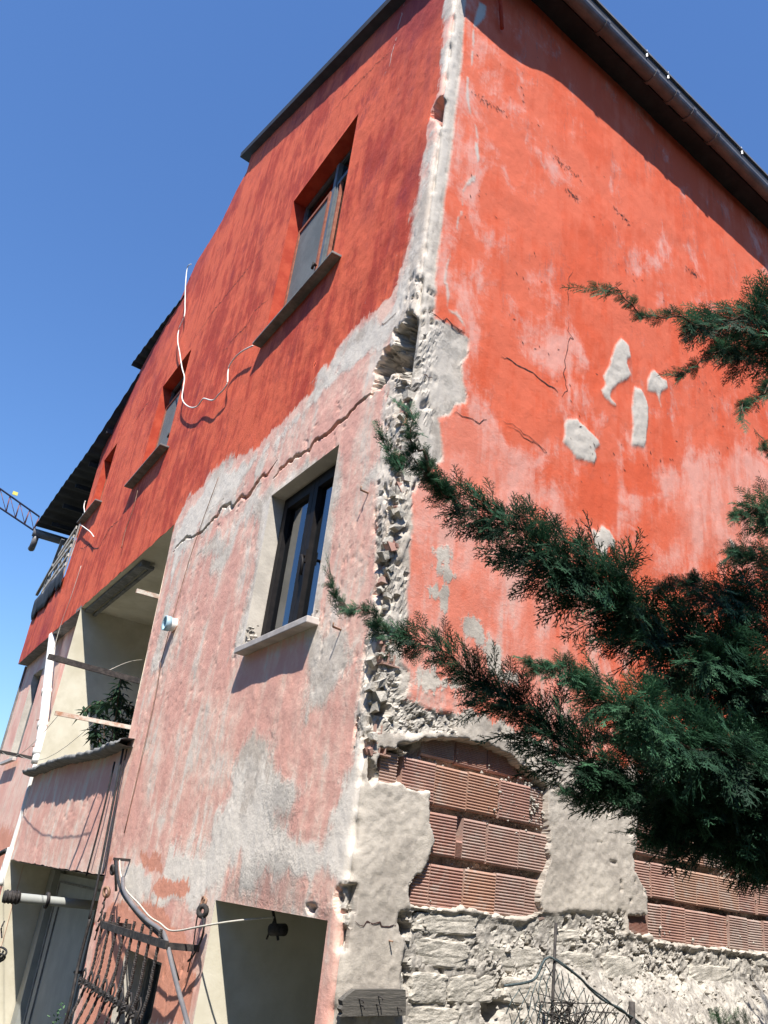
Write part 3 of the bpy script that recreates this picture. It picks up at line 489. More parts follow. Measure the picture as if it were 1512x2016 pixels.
# unseen houses added behind and left of the viewer to block sky light
def sky_blocker(x0, x1, y0, y1, h_, face, label):
    n_ = empty('sky_block_house', ((x0+x1)/2, (y0+y1)/2, 0)); tag(n_, label, 'house', 'added houses blocking sky light')
    def bx(a0,a1,b0,b1,c0,c1): return [(a0,b0,c0),(a1,b0,c0),(a1,b1,c0),(a0,b1,c0),(a0,b0,c1),(a1,b0,c1),(a1,b1,c1),(a0,b1,c1)]
    MB().hexa(bx(x0,x1,y0,y1,0,h_)).build('wall', M['blocker_wall'], n_)
    xm, e = (y0+y1)/2, .4; q = MB(); q.add([(x0-e,y0-e,h_),(x1+e,y0-e,h_),(x1+e,y1+e,h_),(x0-e,y1+e,h_),(x0-e,xm,h_+1.6),(x1+e,xm,h_+1.6)], [(0,1,5,4),(2,3,4,5),(0,4,3),(1,2,5),(0,3,2,1)]); q.build('roof', M['tiles'], n_)
    k0, k1 = (x0,x1) if face == 'n' else (y0,y1)
    for fl in range(3):
        k = k0+1.5
        while k < k1-1.5:
            z0 = .9+fl*2.9
            if face == 'n': f_ = MB().hexa(bx(k,k+1.2,y1-.05,y1+.03,z0,z0+1.5)).build('window', M['alu'], n_); MB().hexa(bx(k+.08,k+1.12,y1+.03,y1+.04,z0+.08,z0+1.42)).build('pane', M['dark'], f_)
            else: f_ = MB().hexa(bx(x1-.05,x1+.03,k,k+1.2,z0,z0+1.5)).build('window', M['alu'], n_); MB().hexa(bx(x1+.03,x1+.04,k+.08,k+1.12,z0+.08,z0+1.42)).build('pane', M['dark'], f_)
            k += 2.8
sky_blocker(-8,14,-17,-10.5,9.2,'n','added brown house behind the viewer that blocks sky light')
sky_blocker(-17.5,-11,-9,13,9.2,'e','added brown house left of the viewer that blocks sky light')
# ================================================================== the house
house = empty('house'); tag(house, 'tall red and pink plastered house with crumbling corner and exposed bricks', 'house')
REV = [(0.80,1.84,3.41,4.606),(1.49,2.81,6.55,8.32),(5.72,6.90,6.62,8.12),(9.36,10.2,7.16,8.27)]   # window openings u0,u1,z0,z1
PASS = (0.14,1.50,-.5,1.888)
GWIN = (2.19,2.98,.45,1.49)
BOT = 1.92; COPE = 2.965; SOF = 5.205
def jamb(z): return np.interp(z, [-1,.9,1.9,3.0,5.2], [3.88,3.90,3.97,4.25,4.44])
# ---------------- relief of the gable wall
def hL(U, Z):
    h = .012*(fbm(U*1.2,Z*1.2,3,1)-.5) + .010*(fbm(U*5,Z*5,3,2)-.5) + .004*(fbm(U*22,Z*22,3,3)-.5)
    rub = np.zeros_like(U)
    calm = np.ones_like(U)
    for (a,b,c,d) in REV + [PASS, GWIN]:
        q = np.maximum(np.maximum(a-U, U-b), np.maximum(c-Z, Z-d)); calm *= sst(0,.05,np.abs(q))
    h *= calm
    for k, wd, dp in (('crack1',.013,.12),('crack2',.014,.12)):
        Uj = U + .03*(fbm(U*14,Z*14,3,5)-.5); Zj = Z + .045*(fbm(U*16,Z*16,3,6)-.5)
        D, S, T = dline(Uj, Zj, F[k]); tp = sst(0,.12,T)*sst(0,.06,1-T)*.75+.25; vary = .35+1.1*fbm(U*6,Z*6,2,9)
        h += np.where(S > 0, .004*(1-sst(0,.30,D)), -.003*(1-sst(0,.25,D)))*sst(0,.15,T)*sst(0,.08,1-T)
        h -= dp*np.minimum(1,tp+.2)*sst(wd*vary*tp, wd*vary*tp*.45, D)
    for k in ('rubL','rubL2','rubL3'):
        s = sdf(U, Z, F[k]) + .05*(fbm(U*16,Z*16,3,11)-.5); mk = sst(-.006,.022,s); rub = np.maximum(rub, mk)
        rr = chunks(U,Z,13,13); h = h*(1-mk) + mk*(-.050 + .066*rr + .016*(fbm(U*40,Z*40,2,15)-.5))
    s = sdf(U, Z, F['l_cstrip'], .1) + .03*(fbm(U*16,Z*16,3,16)-.5); mk = sst(-.004,.02,s)*sst(.30,.12,U); ck = chunks(U,Z,22,18); mk = mk*(1-.9*sst(5.35,5.7,Z)); h = h + mk*(-.010 + .014*ck - .03*sst(.66,.74,fbm(U*26,Z*26,3,20))); rub = np.maximum(rub, mk*sst(.45,.6,fbm(U*9,Z*9,3,22))*.55)
    s = sdf(U, Z, F['spL']) + .075*(fbm(U*18,Z*18,4,17)-.5); mk = sst(-.004,.014,s); rub = np.maximum(rub, mk)
    lump = chunks(U,Z,16,19)
    h = h*(1-mk) + mk*(-.11 - .11*sst(0,.07,s) + .13*lump**1.3 + .03*(fbm(U*40,Z*40,2,21)-.5))
    for k, dp in (('spL2',.17),('spL3',.05),('lh1',.07),('lh2',.10),('lh3',.11),('lh4',.08),('lh5',.11),('lh6',.09),('lh7',.05)):
        s = sdf(U, Z, F[k]) + .016*(fbm(U*30,Z*30,2,23)-.5); mk = sst(-.003,.012,s); rub = np.maximum(rub, mk); h = h*(1-mk) - mk*dp
    pits = sst(.71,.77,fbm(U*24,Z*24,3,25))*sst(.5,.62,fbm(U*1.6,Z*1.6,2,27))*(Z < 5)*.6; h -= .009*pits
    return h, rub
def hR(U, Z):
    dmp = .45+.55*sst(2.9,3.2,Z); h = .014*(fbm(U*1.1,Z*1.1,3,31)-.5) + dmp*.011*(fbm(U*4,Z*4,3,32)-.5) + dmp*.004*(fbm(U*20,Z*20,3,33)-.5)
    rub = np.zeros_like(U)
    for k in ('r_p1','r_p2','r_p3','r_p4','r_p5'):
        s = sdf(U, Z, F[k]) + .02*(fbm(U*26,Z*26,2,35)-.5); mk = sst(-.003,.012,s)
        sw = ridged(U*9+Z*6, Z*22-U*8, 3, 37); h += sst(-.001,.004,s)*(.005 + .009*(sw-.5))
    s = sdf(U, Z, F['r_strip']) + .02*(fbm(U*20,Z*20,2,38)-.5); mk = sst(-.002,.008,s); h = h - mk*(.009 - .018*(1-.95*sst(5.2,5.6,Z))*chunks(U,Z,20,39)*sst(.28,.08,U) - .006*(fbm(U*14,Z*9,4,39)-.5) + .028*(1-.8*sst(5.2,5.6,Z))*sst(.65,.73,fbm(U*24,Z*24,3,40))*sst(.25,.1,U)); rub = np.maximum(rub, mk*sst(.48,.62,fbm(U*9,Z*9,3,42))*.5*(1-.8*sst(5.2,5.6,Z)))
    s = sdf(U, Z, F['rubR']) + .05*(fbm(U*16,Z*16,3,41)-.5); mk = sst(-.006,.05,s)*sst(2.5,2.7,Z); rub = np.maximum(rub, mk*.9)
    rr = chunks(U,Z,12,43); h = h*(1-mk) + mk*(-.034 + .050*rr + .016*(fbm(U*40,Z*40,2,45)-.5))
    s = sdf(U, Z, F['spR']); mk = sst(-.004,.014,s); rub = np.maximum(rub, mk*.8); h = h*(1-mk) + mk*(-.03 + .05*(fbm(U*20,Z*20,3,46)-.5))
    low = sst(3.12,2.98,Z + .06*(fbm(U*7,Z*7,3,47)-.5))
    h += low*(.007*(ridged(U*4,Z*4,3,48)-.5) + .006*(fbm(U*40,Z*40,2,49)-.5)*(1-rub))
    e = np.maximum(sdf(U, Z, F['bz1']), sdf(U, Z, F['bz2'])) + .034*(fbm(U*15,Z*15,3,51)-.5) + .020*(fbm(U*45,Z*45,2,52)-.5)
    mk = sst(-.002,.008,e); rub = np.maximum(rub, mk*.55)
    lip = np.exp(-((e+.03)/.03)**2); h += lip*.005*(fbm(U*12,Z*12,2,53)-.3)
    h = h*(1-mk) + mk*(-.085 + .05*(fbm(U*20,Z*20,4,54)-.5) + .02*sst(.08,.0,e))
    s = sdf(U, Z, F['rz']) + .03*(fbm(U*14,Z*14,3,55)-.5); mk = sst(-.006,.03,s); rub = np.maximum(rub, mk)
    bl = chunks(U,Z,24,58); rgh = sst(.42,.62,fbm(U*3,Z*4,3,60)); calmz = 1-.6*sst(.9,1.5,U)*sst(1.80,1.70,Z)
    rz = -.016 + calmz*rgh*(.034*(bl-.35)) + .016*(fbm(U*7,Z*9,3,64)-.5) + .014*(fbm(U*40,Z*40,2,59)-.5) - .030*calmz*sst(.66,.72,fbm(U*17,Z*17,3,56))
    rz = rz + np.clip(1.80-Z,0,.5)*.55*sst(.9,1.5,U) + np.clip(1.55-Z,0,2)*.10
    h = h*(1-mk) + mk*rz
    for k in F:
        if k.startswith('rh'):
            s = sdf(U, Z, F[k], .1) + .030*(fbm(U*22,Z*22,3,61)-.5); mq = sst(-.003,.016,s); h = h*(1-mq) - mq*.112
    for k, dp in (('lh5r',.11),):
        s = sdf(U, Z, F[k], .1); mq = sst(-.003,.012,s); h = h*(1-mq) - mq*dp
    s = sdf(U, Z, F['rubR3'], .2); mq = sst(-.003,.012,s); rub = np.maximum(rub, mq*.8); h = np.where(mq > .5, np.minimum(h, -.02 + .03*(ridged(U*14,Z*14,3,63)-.6)), h)
    pits = sst(.70,.76,fbm(U*22,Z*22,3,65))*sst(.45,.6,fbm(U*2.2,Z*2.2,2,67)); h -= .010*pits*(Z < 2.9)
    return h, rub
zc = np.linspace(-.6, 9.2, 981)
_a = hL(np.full_like(zc, .004), zc)[0]; _b = hR(np.full_like(zc, .004), zc)[0]
cprof = np.clip(np.minimum(_a, _b), -.075, .004) - .012 - .02*sst(.5,.75,fbm(zc*7, zc*0+3.3, 3, 71))
def corner(h, U, Z):
    c = np.interp(Z, zc, cprof); wgt = np.exp(-(U/.035)**2); return h*(1-wgt) + c*wgt, wgt
NLa, NRa = NL, NR
# ---------------- gable wall (left), one sheet with its openings
def brk(a, pts): return np.unique(np.round(np.concatenate([a, np.array(pts)]), 4))
us = brk(np.concatenate([np.arange(0,2.2,.011), np.arange(2.2,4.44,.018), np.arange(4.44,8.45,.035), np.arange(8.45,10.72,.045)]), [x for r in REV for x in r[:2]] + list(PASS[:2]) + list(GWIN[:2]) + [4.44, 8.45])
z1 = brk(np.concatenate([np.arange(-.4,1.4,.06), np.arange(1.4,4.70,.014), np.arange(4.70,5.2,.0065), np.arange(5.2,8.4,.018), [8.4]]), [x for r in REV for x in r[2:]] + [PASS[3], GWIN[2], GWIN[3], BOT, COPE, SOF])
us = us[np.concatenate([[True], np.diff(us) > .002])]; z1 = z1[np.concatenate([[True], np.diff(z1) > .002])]
def wtop(u):
    a = np.array([(0,8.76),(5.10,11.02),(5.14,10.73)] + F['apexline'][1:9]); return np.interp(u, a[:,0], a[:,1])
NT_ROWS = 46
Zg = np.repeat(z1[:,None], len(us), 1); U0 = np.repeat(us[None], len(z1), 0)
jag = .03*(fbm(us*9, us*0+1, 3, 73)-.5)*(us > 5.1)
ups = np.array([8.4 + (wtop(us)+jag-8.4)*k/NT_ROWS for k in range(1, NT_ROWS+1)])
Zg = np.vstack([Zg, ups]); U0 = np.vstack([U0, np.repeat(us[None], NT_ROWS, 0)])
ramp = sst(3.4,4.44,U0)*sst(6.0,4.44,U0)
Ug = U0 + (jamb(Zg)-4.44)*ramp*(Zg < 5.3)
h, rub = hL(Ug, Zg); h, wg = corner(h, Ug, Zg)
# sagging, chipped underside of the upper storey and of the parapet
X = Ug[...,None]*TL + h[...,None]*NL + (wg*h)[...,None]*NR; X[...,2] = Zg
rag = .05*(fbm(Ug*7, Ug*0+2, 3, 75)-.5)
X[...,2] += np.where((np.abs(Zg-SOF) < .012) & (U0 >= 4.44), rag*.8, 0) + np.where((np.abs(Zg-BOT) < .008) & (U0 >= 4.44), rag*.5, 0)
uc = (U0[1:,1:]+U0[:-1,:-1])/2; zcn = (Zg[1:,1:]+Zg[:-1,:-1])/2
keep = np.ones(uc.shape, bool)
for (a,b,c,d) in REV + [PASS, GWIN]: keep &= ~((uc > a) & (uc < b) & (zcn > c) & (zcn < d))
keep &= ~((uc > 4.44) & (uc < 8.45) & (zcn > COPE) & (zcn < SOF)); keep &= ~((uc > 4.44) & (zcn < BOT)); keep &= ~((uc > 8.45) & (zcn < SOF))
mx = lambda *ks: np.max([sdf(Ug, Zg, F[k]) for k in ks], 0)
A = {'wc': np.stack([Ug, Zg, Ug*0+1.3], -1)}
A['m_red'] = sdf(Ug, Zg, F['l_red'])
bl_ = .55*(fbm(Ug*2.2,Zg*3.0,4,85)-.5) + .22*(fbm(Ug*7,Zg*5,3,86)-.5)
grey = np.maximum(mx('l_band')-.07+bl_, np.maximum(mx('l_low')-.12+.9*bl_, mx('l_cstrip','l_wsur','l_g1','l_g2','l_g3','l_g4','l_g5')-.015+.25*bl_))
A['m_grey'] = np.where(A['m_red'] > .10, -.3, grey); A['m_soft'] = np.full(Ug.shape, 1.15)
A['m_pale'] = np.maximum(mx('l_band','l_wsur')-.12, np.clip((2.55-Zg)*.22, -.35, .14) + .12*(fbm(Ug*2.5,Zg*1.2,3,78)-.5)) + .02*(fbm(Ug*2,Zg*2,2,77)-.5)
A['m_salm'] = mx('l_s1','l_s2','l_s3','l_s4')
A['m_rub'] = rub; A['m_fade'] = np.full(Ug.shape, -.6) + .25*fbm(Ug*.5,Zg*.5,2,79); A['m_deep'] = np.full(Ug.shape, -.5)
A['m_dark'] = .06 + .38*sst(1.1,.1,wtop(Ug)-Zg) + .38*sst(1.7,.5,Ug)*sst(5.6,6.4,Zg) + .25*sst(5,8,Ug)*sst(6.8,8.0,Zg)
for (a_,b_,c_,d_) in REV[1:]: A['m_dark'] += .35*np.exp(-np.clip(c_-Zg,0,9)/.45)*(Zg < c_)*sst(.25,0,np.maximum(a_-Ug, Ug-b_)); A['m_fleck'] = .35 + .65*np.exp(-(A['m_red']/.30)**2) + .35*np.exp(-(Ug/1.2)**2)
A['m_veil'] = np.where(Zg < 5.15, .85, 0.0)*sst(-.02,-.12,A['m_red'])
A['m_soot'] = mx('l_soot','l_soot2')
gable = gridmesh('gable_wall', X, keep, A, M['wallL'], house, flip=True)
gable['label'] = 'gable end wall, red above and faded pink below a long crack'
# its lower end part to the far left, with a torn upper edge
ue = np.arange(10.68,13.43,.03); te = 6.30 - .02*(ue-10.7) + .10*(fbm(ue*4, ue*0, 3, 81)-.5); te[0] = 6.9; te[1:4] = [6.75,6.6,6.42]
Ue = np.repeat(ue[None], 40, 0); Ze = np.array([SOF + (te-SOF)*k/39 for k in range(40)]); he, _ = hL(Ue, Ze)
Xe = Ue[...,None]*TL + he[...,None]*NL; Xe[...,2] = Ze
o1 = np.ones(Ue.shape); Ae = {'wc': np.stack([Ue, Ze, Ue*0+1.3], -1), 'm_red': o1*.4, 'm_grey': o1*-.4, 'm_soft': o1, 'm_pale': o1*-.4, 'm_salm': o1*-.4, 'm_rub': o1*0, 'm_fade': o1*-.35, 'm_deep': o1*-.5, 'm_dark': o1*.5, 'm_soot': o1*-.4, 'm_fleck': o1*.35, 'm_veil': o1*0}
gridmesh('gable_wall_end', Xe, np.ones((39, len(ue)-1), bool), Ae, M['wallL'], house, flip=True)
# ---------------- recessed lower wall, far left
ur = brk(np.arange(8.45,13.55,.05), [11.4,12.3]); zr_ = brk(np.arange(-.4,5.25,.05), [3.36,4.86]); Ur, Zr = np.meshgrid(ur, zr_); hr, _ = hL(Ur, Zr)
PREC = -.17
Xr = Ur[...,None]*TL + (hr+PREC)[...,None]*NL; Xr[...,2] = Zr; o1 = np.ones(Ur.shape)
Ar = {'wc': np.stack([Ur, Zr, Ur*0+1.3], -1), 'm_red': o1*-.4, 'm_grey': o1*-.4, 'm_soft': o1, 'm_pale': o1*-.4, 'm_salm': np.clip((2.3-Zr)*.25,-.4,.3), 'm_rub': o1*0, 'm_fade': o1*-.4, 'm_deep': o1*-.5, 'm_dark': o1*0, 'm_soot': o1*-.4, 'm_fleck': o1*.35, 'm_veil': o1*.25}
kc = ~((Ur[1:,1:]+Ur[:-1,:-1] > 22.8) & (Ur[1:,1:]+Ur[:-1,:-1] < 24.6) & (Zr[1:,1:]+Zr[:-1,:-1] > 6.72) & (Zr[1:,1:]+Zr[:-1,:-1] < 9.72))
gridmesh('recessed_wall', Xr, kc, Ar, M['wallL'], house, flip=True)
b = MB(); b.boxL(8.45,13.43,SOF-.005,SOF+.05,-.3,-.004); b.build('upper_storey_underside', M['darkconc'], house)
# ---------------- side wall (right)
vsr = brk(np.concatenate([np.arange(0,3.7,.009), np.arange(3.7,9.05,.06)]), [9.0]); zsr = np.concatenate([np.arange(0,1.38,.06), np.arange(1.38,3.12,.009), np.arange(3.12,8.98,.023)])
Vg, Zv = np.meshgrid(vsr, zsr); h, rub = hR(Vg, Zv); h, wg = corner(h, Vg, Zv)
X = Vg[...,None]*TR + h[...,None]*NR + (wg*h)[...,None]*NL; X[...,2] = Zv
mx = lambda *ks: np.max([sdf(Vg, Zv, F[k]) for k in ks], 0)
o1 = np.ones(Vg.shape); A = {'wc': np.stack([Vg, Zv, Vg*0+7.7], -1), 'm_red': o1*.4}
lowg = mx('r_low'); strip = mx('r_strip'); pat = mx('r_p1','r_p2','r_p3','r_p4','r_p5','r_p6'); thin = mx(*['r_t%d' % i for i in range(12)])-.008; soft = mx('r_p7','r_p8','r_p9','r_p10')
A['m_grey'] = np.max([lowg, strip, pat, thin, soft-.01], 0)
A['m_soft'] = .12 + .9*sst(-.08,0,np.maximum(lowg, soft))
A['m_pale'] = np.max([strip-.05, pat+.02, thin, np.clip(np.minimum((1.74-Zv)*.8,(Vg-.9)*.4),-.4,.06)+.15*(fbm(Vg*6,Zv*6,3,84)-.5)], 0)
A['m_salm'] = o1*-.4; A['m_rub'] = rub
A['m_fade'] = np.maximum(mx('rf_a','rf_b','rf_c','rf_d','rf_e','rf_f'), -.10 + .28*(fbm(Vg*1.1,Zv*1.1,3,83)-.5)) + .48*sst(5.2,3.7,Zv)*sst(2.6,.9,Vg) + .16*sst(.9,.2,Vg) - .02
A['m_deep'] = mx('rs_a','rs_b'); A['m_dark'] = -.10 + .25*sst(7.6,8.4,Zv); A['m_fleck'] = o1*.28; A['m_veil'] = .75*sst(4.2,3.1,Zv)
A['m_soot'] = o1*-.4
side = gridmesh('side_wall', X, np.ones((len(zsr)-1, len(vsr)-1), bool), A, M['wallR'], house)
side['label'] = 'sunlit orange-red side wall with patched plaster and bare brick below'
# closing walls so that the house is a solid volume
b = MB(); b.boxR(8.98,9.2,0,8.95,-13,0); b.build('end_wall', M['concrete'], house)
b = MB(); b.boxL(10.72,10.9,SOF+.06,8.5,-9,-.06); b.build('end_wall', M['darkconc'], house)
b = MB(); b.boxL(13.43,13.5,-.4,SOF-.01,-6,-.14); b.boxL(10.9,13.4,6.0,6.1,-6,-.05); b.build('end_wall', M['darkconc'], house)
# ---------------- bricks laid bare
def brick_mesh(w_, h_, d_, seed):
    r = random.Random(seed); n = 12; v = []; f = []; prof = [(0,-d_),(0,-.006),(.010,0)]
    for k in range(n):
        z0 = .010 + (h_-.020)*k/n; st = (h_-.020)/n; prof += [(z0+st*.18,0.0),(z0+st*.42,-.0048),(z0+st*.72,-.0048),(z0+st*.98,0.0)]
    prof += [(h_-.010,0),(h_,-.006),(h_,-d_)]; m_ = len(prof)
    for x in (0, w_):
        for z, p in prof: v.append((x, -p, z))
    for i in range(m_-1): f.append((i, m_+i, m_+i+1, i+1))
    f += [tuple(range(m_)), tuple(range(2*m_-1, m_-1, -1))]
    me = bpy.data.meshes.new('brick'); me.from_pydata(v, [], f); me.update(); me.materials.append(M['brick']); return me
def put_brick(v0, v1, z0, h_=.192, p=-.028, tilt=0.0, rx=0.0):
    me = brick_mesh(v1-v0-.008, h_, .09, len(bpy.data.objects)); o = bpy.data.objects.new('brick', me); COL.objects.link(o); o.parent = side
    o.location = (v0+.004, -(p + random.uniform(-.007,.007)), z0 + random.uniform(-.004,.004)); o.rotation_euler = (random.uniform(-.03,.03)+rx, tilt+random.uniform(-.008,.008), random.uniform(-.03,.03)); return o
rows = {2.452: [(.124,.235),(.262,.479),(.479,.696),(.698,.921),(.921,1.147),(1.147,1.31)], 2.222: [(.45,.640),(.690,.856),(.856,1.085),(1.085,1.305)],
        1.992: [(.375,.487),(.49,.709),(.709,.930),(.930,1.150),(1.150,1.275)], 2.672: [(.385,.615),(.62,.845),(.85,1.08),(1.08,1.30)]}
for z0, r in rows.items():
    for a, c in r: put_brick(a, c, z0, .192 if z0 < 2.6 else .13, p=-.028 if z0 < 2.6 else -.05)
put_brick(.642,.690,2.222,.085)
rows2 = {2.418: [(2.02,2.29),(2.29,2.53),(2.53,2.77),(2.77,3.0),(3.25,3.47),(3.47,3.69)], 2.190: [(2.04,2.215),(2.215,2.445),(2.445,2.68),(2.68,2.921),(2.921,3.146),(3.146,3.361),(3.361,3.60)],
         1.965: [(2.17,2.301),(2.301,2.544),(2.544,2.776),(2.776,3.015),(3.015,3.225),(3.225,3.419),(3.419,3.65)], 2.648: [(2.05,2.28),(2.28,2.51),(2.51,2.75),(2.75,2.98),(2.98,3.2),(3.2,3.45),(3.45,3.7)]}
for z0, r in rows2.items():
    for a, c in r: put_brick(a, c, z0, .192 if z0 < 2.6 else .14)
put_brick(3.03,3.22,2.418,.10,p=-.06); put_brick(1.94,2.165,1.995,.105,p=-.004,tilt=.02,rx=-.25); put_brick(1.24,1.36,1.995,.10,p=-.01,tilt=-.25,rx=-.4)
# hollow brick ends showing at the crumbled corner
for (u_, z_) in ((.02,2.62),(.015,3.05)):
    b = MB()
    for i in range(3):
        for j in range(3):
            b.boxR(.03+u_+i*.035, .038+u_+i*.035, z_+j*.045, z_+.04+j*.045, -.05, .0)
        b.boxR(.03+u_, .14+u_, z_+i*.045-.004, z_+i*.045+.003, -.05, .0)
    b.build('hollow_brick_end', M['brick'], side)
b = MB(); b.boxL(.045,.14,4.40,4.60,-.09,-.028); b.build('brick', M['brick'], gable)
# ---------------- rubble blocks of the footing
def stone_mesh(w_, h_, d_, seed):
    r = np.random.default_rng(seed); n = 11; g = np.linspace(-1,1,n); v = []; f = []
    for (ax, sg) in ((1,-1),(0,-1),(0,1),(2,-1),(2,1)):
        base = len(v); uu, vv = np.meshgrid(g, g)
        for a_, c_ in zip(uu.ravel(), vv.ravel()):
            q = [0,0,0]; o_ = [i for i in range(3) if i != ax]; q[ax] = sg; q[o_[0]] = a_; q[o_[1]] = c_; q = np.array(q, float)
            s_ = q/np.maximum(np.linalg.norm(q, ord=10), 1e-6); v.append(s_)
        for i in range(n-1):
            for j in range(n-1):
                k = base+i*n+j; q4 = (k, k+1, k+n+1, k+n); f.append(q4 if (sg > 0) == (ax != 1) else q4[::-1])
    V = np.array(v); t = 1 + .22*(fbm(V[:,0]*1.8+seed, V[:,2]*2.2+V[:,1], 4, seed % 9)-.5) + .07*(vnoise(V[:,0]*7+seed, V[:,2]*9+V[:,1]*3, 4)-.5); V = V*t[:,None]*np.array([w_/2, d_/2, h_/2])
    me = bpy.data.meshes.new('stone'); me.from_pydata(V.tolist(), [], f); me.update(); me.materials.append(M['stone']); return me
sr = random.Random(21); STN = []
for zb, zt, v0, v1, wmin, wmax in ((1.885,1.978,.40,3.75,.26,.46),(1.742,1.872,.37,3.75,.28,.52),(1.605,1.730,.36,1.35,.16,.34),(1.48,1.592,.36,1.1,.18,.36)):
    v_ = v0 + sr.uniform(0,.06)
    while v_ < v1:
        w_ = sr.uniform(wmin, wmax)
        if sr.random() > .28: STN.append((v_, zt+sr.uniform(-.008,.006), min(v_+w_, v1), zb+sr.uniform(-.006,.008)))
        v_ += w_ + sr.uniform(.006,.06)
for i, (a, zt, c, zb) in enumerate(STN):
    o = bpy.data.objects.new('stone', stone_mesh(abs(c-a), abs(zt-zb), .11, 100+i)); COL.objects.link(o); o.parent = side
    zm = (zt+zb)/2; pz = max(0,(1.80-zm))*.55*float(sst(.9,1.5,np.array((a+c)/2)))
    o.location = ((a+c)/2, (.064 if sr.random() < .6 else .072) + sr.uniform(-.007,.007) - pz, zm); o.rotation_euler = (sr.uniform(-.09,.09), sr.uniform(-.05,.05), sr.uniform(-.06,.06))
# crumbs of mortar squeezed out of the joints and stuck to the wall
b = MB()
def crumb(mb, c, r):
    ph = [Vector((random.uniform(-1,1),random.uniform(-1,1),random.uniform(-1,1))).normalized() for _ in range(1)]
    base = [(1,0,0),(-1,0,0),(0,1,0),(0,-1,0),(0,0,1),(0,0,-1)]
    mb.add([Vector(c) + Vector(q)*r*random.uniform(.5,1.3) for q in base], [(0,2,4),(2,1,4),(1,3,4),(3,0,4),(2,0,5),(1,2,5),(3,1,5),(0,3,5)], False)
for r_ in (rows, rows2):
    for z0, rr in r_.items():
        lo, hi = rr[0][0], rr[-1][1]
        for k in range(int((hi-lo)*16)):
            crumb(b, Rp(random.uniform(lo, hi), z0 - .018 + random.gauss(0,.010), -.062+random.uniform(-.015,.015)), random.uniform(.004,.015))
        for a, c in rr:
            for k in range(4): crumb(b, Rp(c + random.gauss(0,.002), z0+random.uniform(0,.19), -.036), random.uniform(.003,.006))
for k in range(90):
    v_, z_ = random.uniform(.34,3.5), random.uniform(1.5,2.05)
    crumb(b, Rp(v_, z_, -.01 + max(0,1.8-z_)*.55*min(1,max(0,(v_-.9)/.6))+random.uniform(-.03,.005)), random.uniform(.005,.016))
for k in range(160): crumb(b, Rp(1.1+random.gauss(0,.10), 2.55+random.gauss(0,.06), -.026), random.uniform(.004,.012))
tag(b.build('mortar_crumbs', M['mortar'], side), kind='stuff')
# angular broken bits wedged in the open corner
for mat_, cnt_, sd_ in ((M['stone'], 90, 5), (M['brick'], 22, 6)):
    b = MB(); rc = random.Random(sd_)
    for k in range(cnt_):
        z_ = rc.uniform(2.62,4.62); onl = rc.random() < .5; t_ = abs(rc.gauss(.03,.05)); c = Lp(t_, z_, -.03+rc.uniform(-.02,.008)) if onl else Rp(t_, z_, -.025+rc.uniform(-.02,.008))
        r_ = rc.uniform(.010,.036); ang = rc.uniform(0,3.1); pts_ = []
        for (x,y,zq) in ((1,1,1),(-1,1,1),(-1,-1,1),(1,-1,1),(1,1,-1),(-1,1,-1),(-1,-1,-1),(1,-1,-1)):
            x, y, zq = x*rc.uniform(.5,1.1), y*rc.uniform(.5,1.1), zq*rc.uniform(.3,.9); pts_.append(Vector(c)+Vector((x*math.cos(ang)-zq*math.sin(ang), y, x*math.sin(ang)+zq*math.cos(ang)))*r_)
        b.hexa([pts_[i] for i in (6,7,4,5,2,3,0,1)])
    tag(b.build('corner_rubble', mat_, side), kind='stuff')
# ---------------- hairline cracks and scuffs (flat dark strips laid on the plaster)
def crack_strip(name, pts, frame, parent, wd=.006, mat=None, p=.007, jit=.008, gap=0.0):
    P = []
    for i in range(len(pts)-1):
        a = np.array(pts[i]); c = np.array(pts[i+1]); n = max(2, int(np.linalg.norm(c-a)/.035))
        for k in range(n): P.append(a+(c-a)*k/n + np.random.default_rng(len(P)+int(a[0]*999)).normal(0, jit, 2))
    P.append(np.array(pts[-1])); mb = MB(); n = len(P); hf = hL if frame is Lp else hR
    for i in range(n-1):
        if gap and random.random() < gap: continue
        d = P[i+1]-P[i]; nn = np.array([-d[1], d[0]])/(np.linalg.norm(d)+1e-9)
        w0 = wd*min(1, .25+3*min(i, n-i)/n)*random.uniform(.5,1.2); w1 = wd*min(1, .25+3*min(i+1, n-1-i)/n)*random.uniform(.6,1.1)
        q = [P[i]-nn*w0/2, P[i+1]-nn*w1/2, P[i+1]+nn*w1/2, P[i]+nn*w0/2]
        hh = [float(hf(np.array([[x[0]]]), np.array([[x[1]]]))[0][0,0]) for x in (P[i], P[i+1])]
        pp = [hh[0]+p*.35, hh[1]+p*.35, hh[1]+p*.35, hh[0]+p*.35]
        mb.quad(*[frame(x[0], x[1], y) for x, y in zip(q, pp)])
    return mb.build(name, mat or M['crackm'], parent)
for k, wd in (('hair1',.010),('hair2',.009),('hair3',.012),('hair4',.016),('hair5',.006),('hair6',.007),('hair7',.007)): crack_strip('crack', F[k], Lp, gable, wd)
for k, wd in (('r_crackA',.010),('r_crackB',.005),('r_crackC',.007),('r_crackD',.005),('r_crackE',.007),('r_crackF',.007),('r_crackG',.006),('r_crackH',.004),('r_crackI',.006)): crack_strip('crack', F[k], Rp, side, wd)
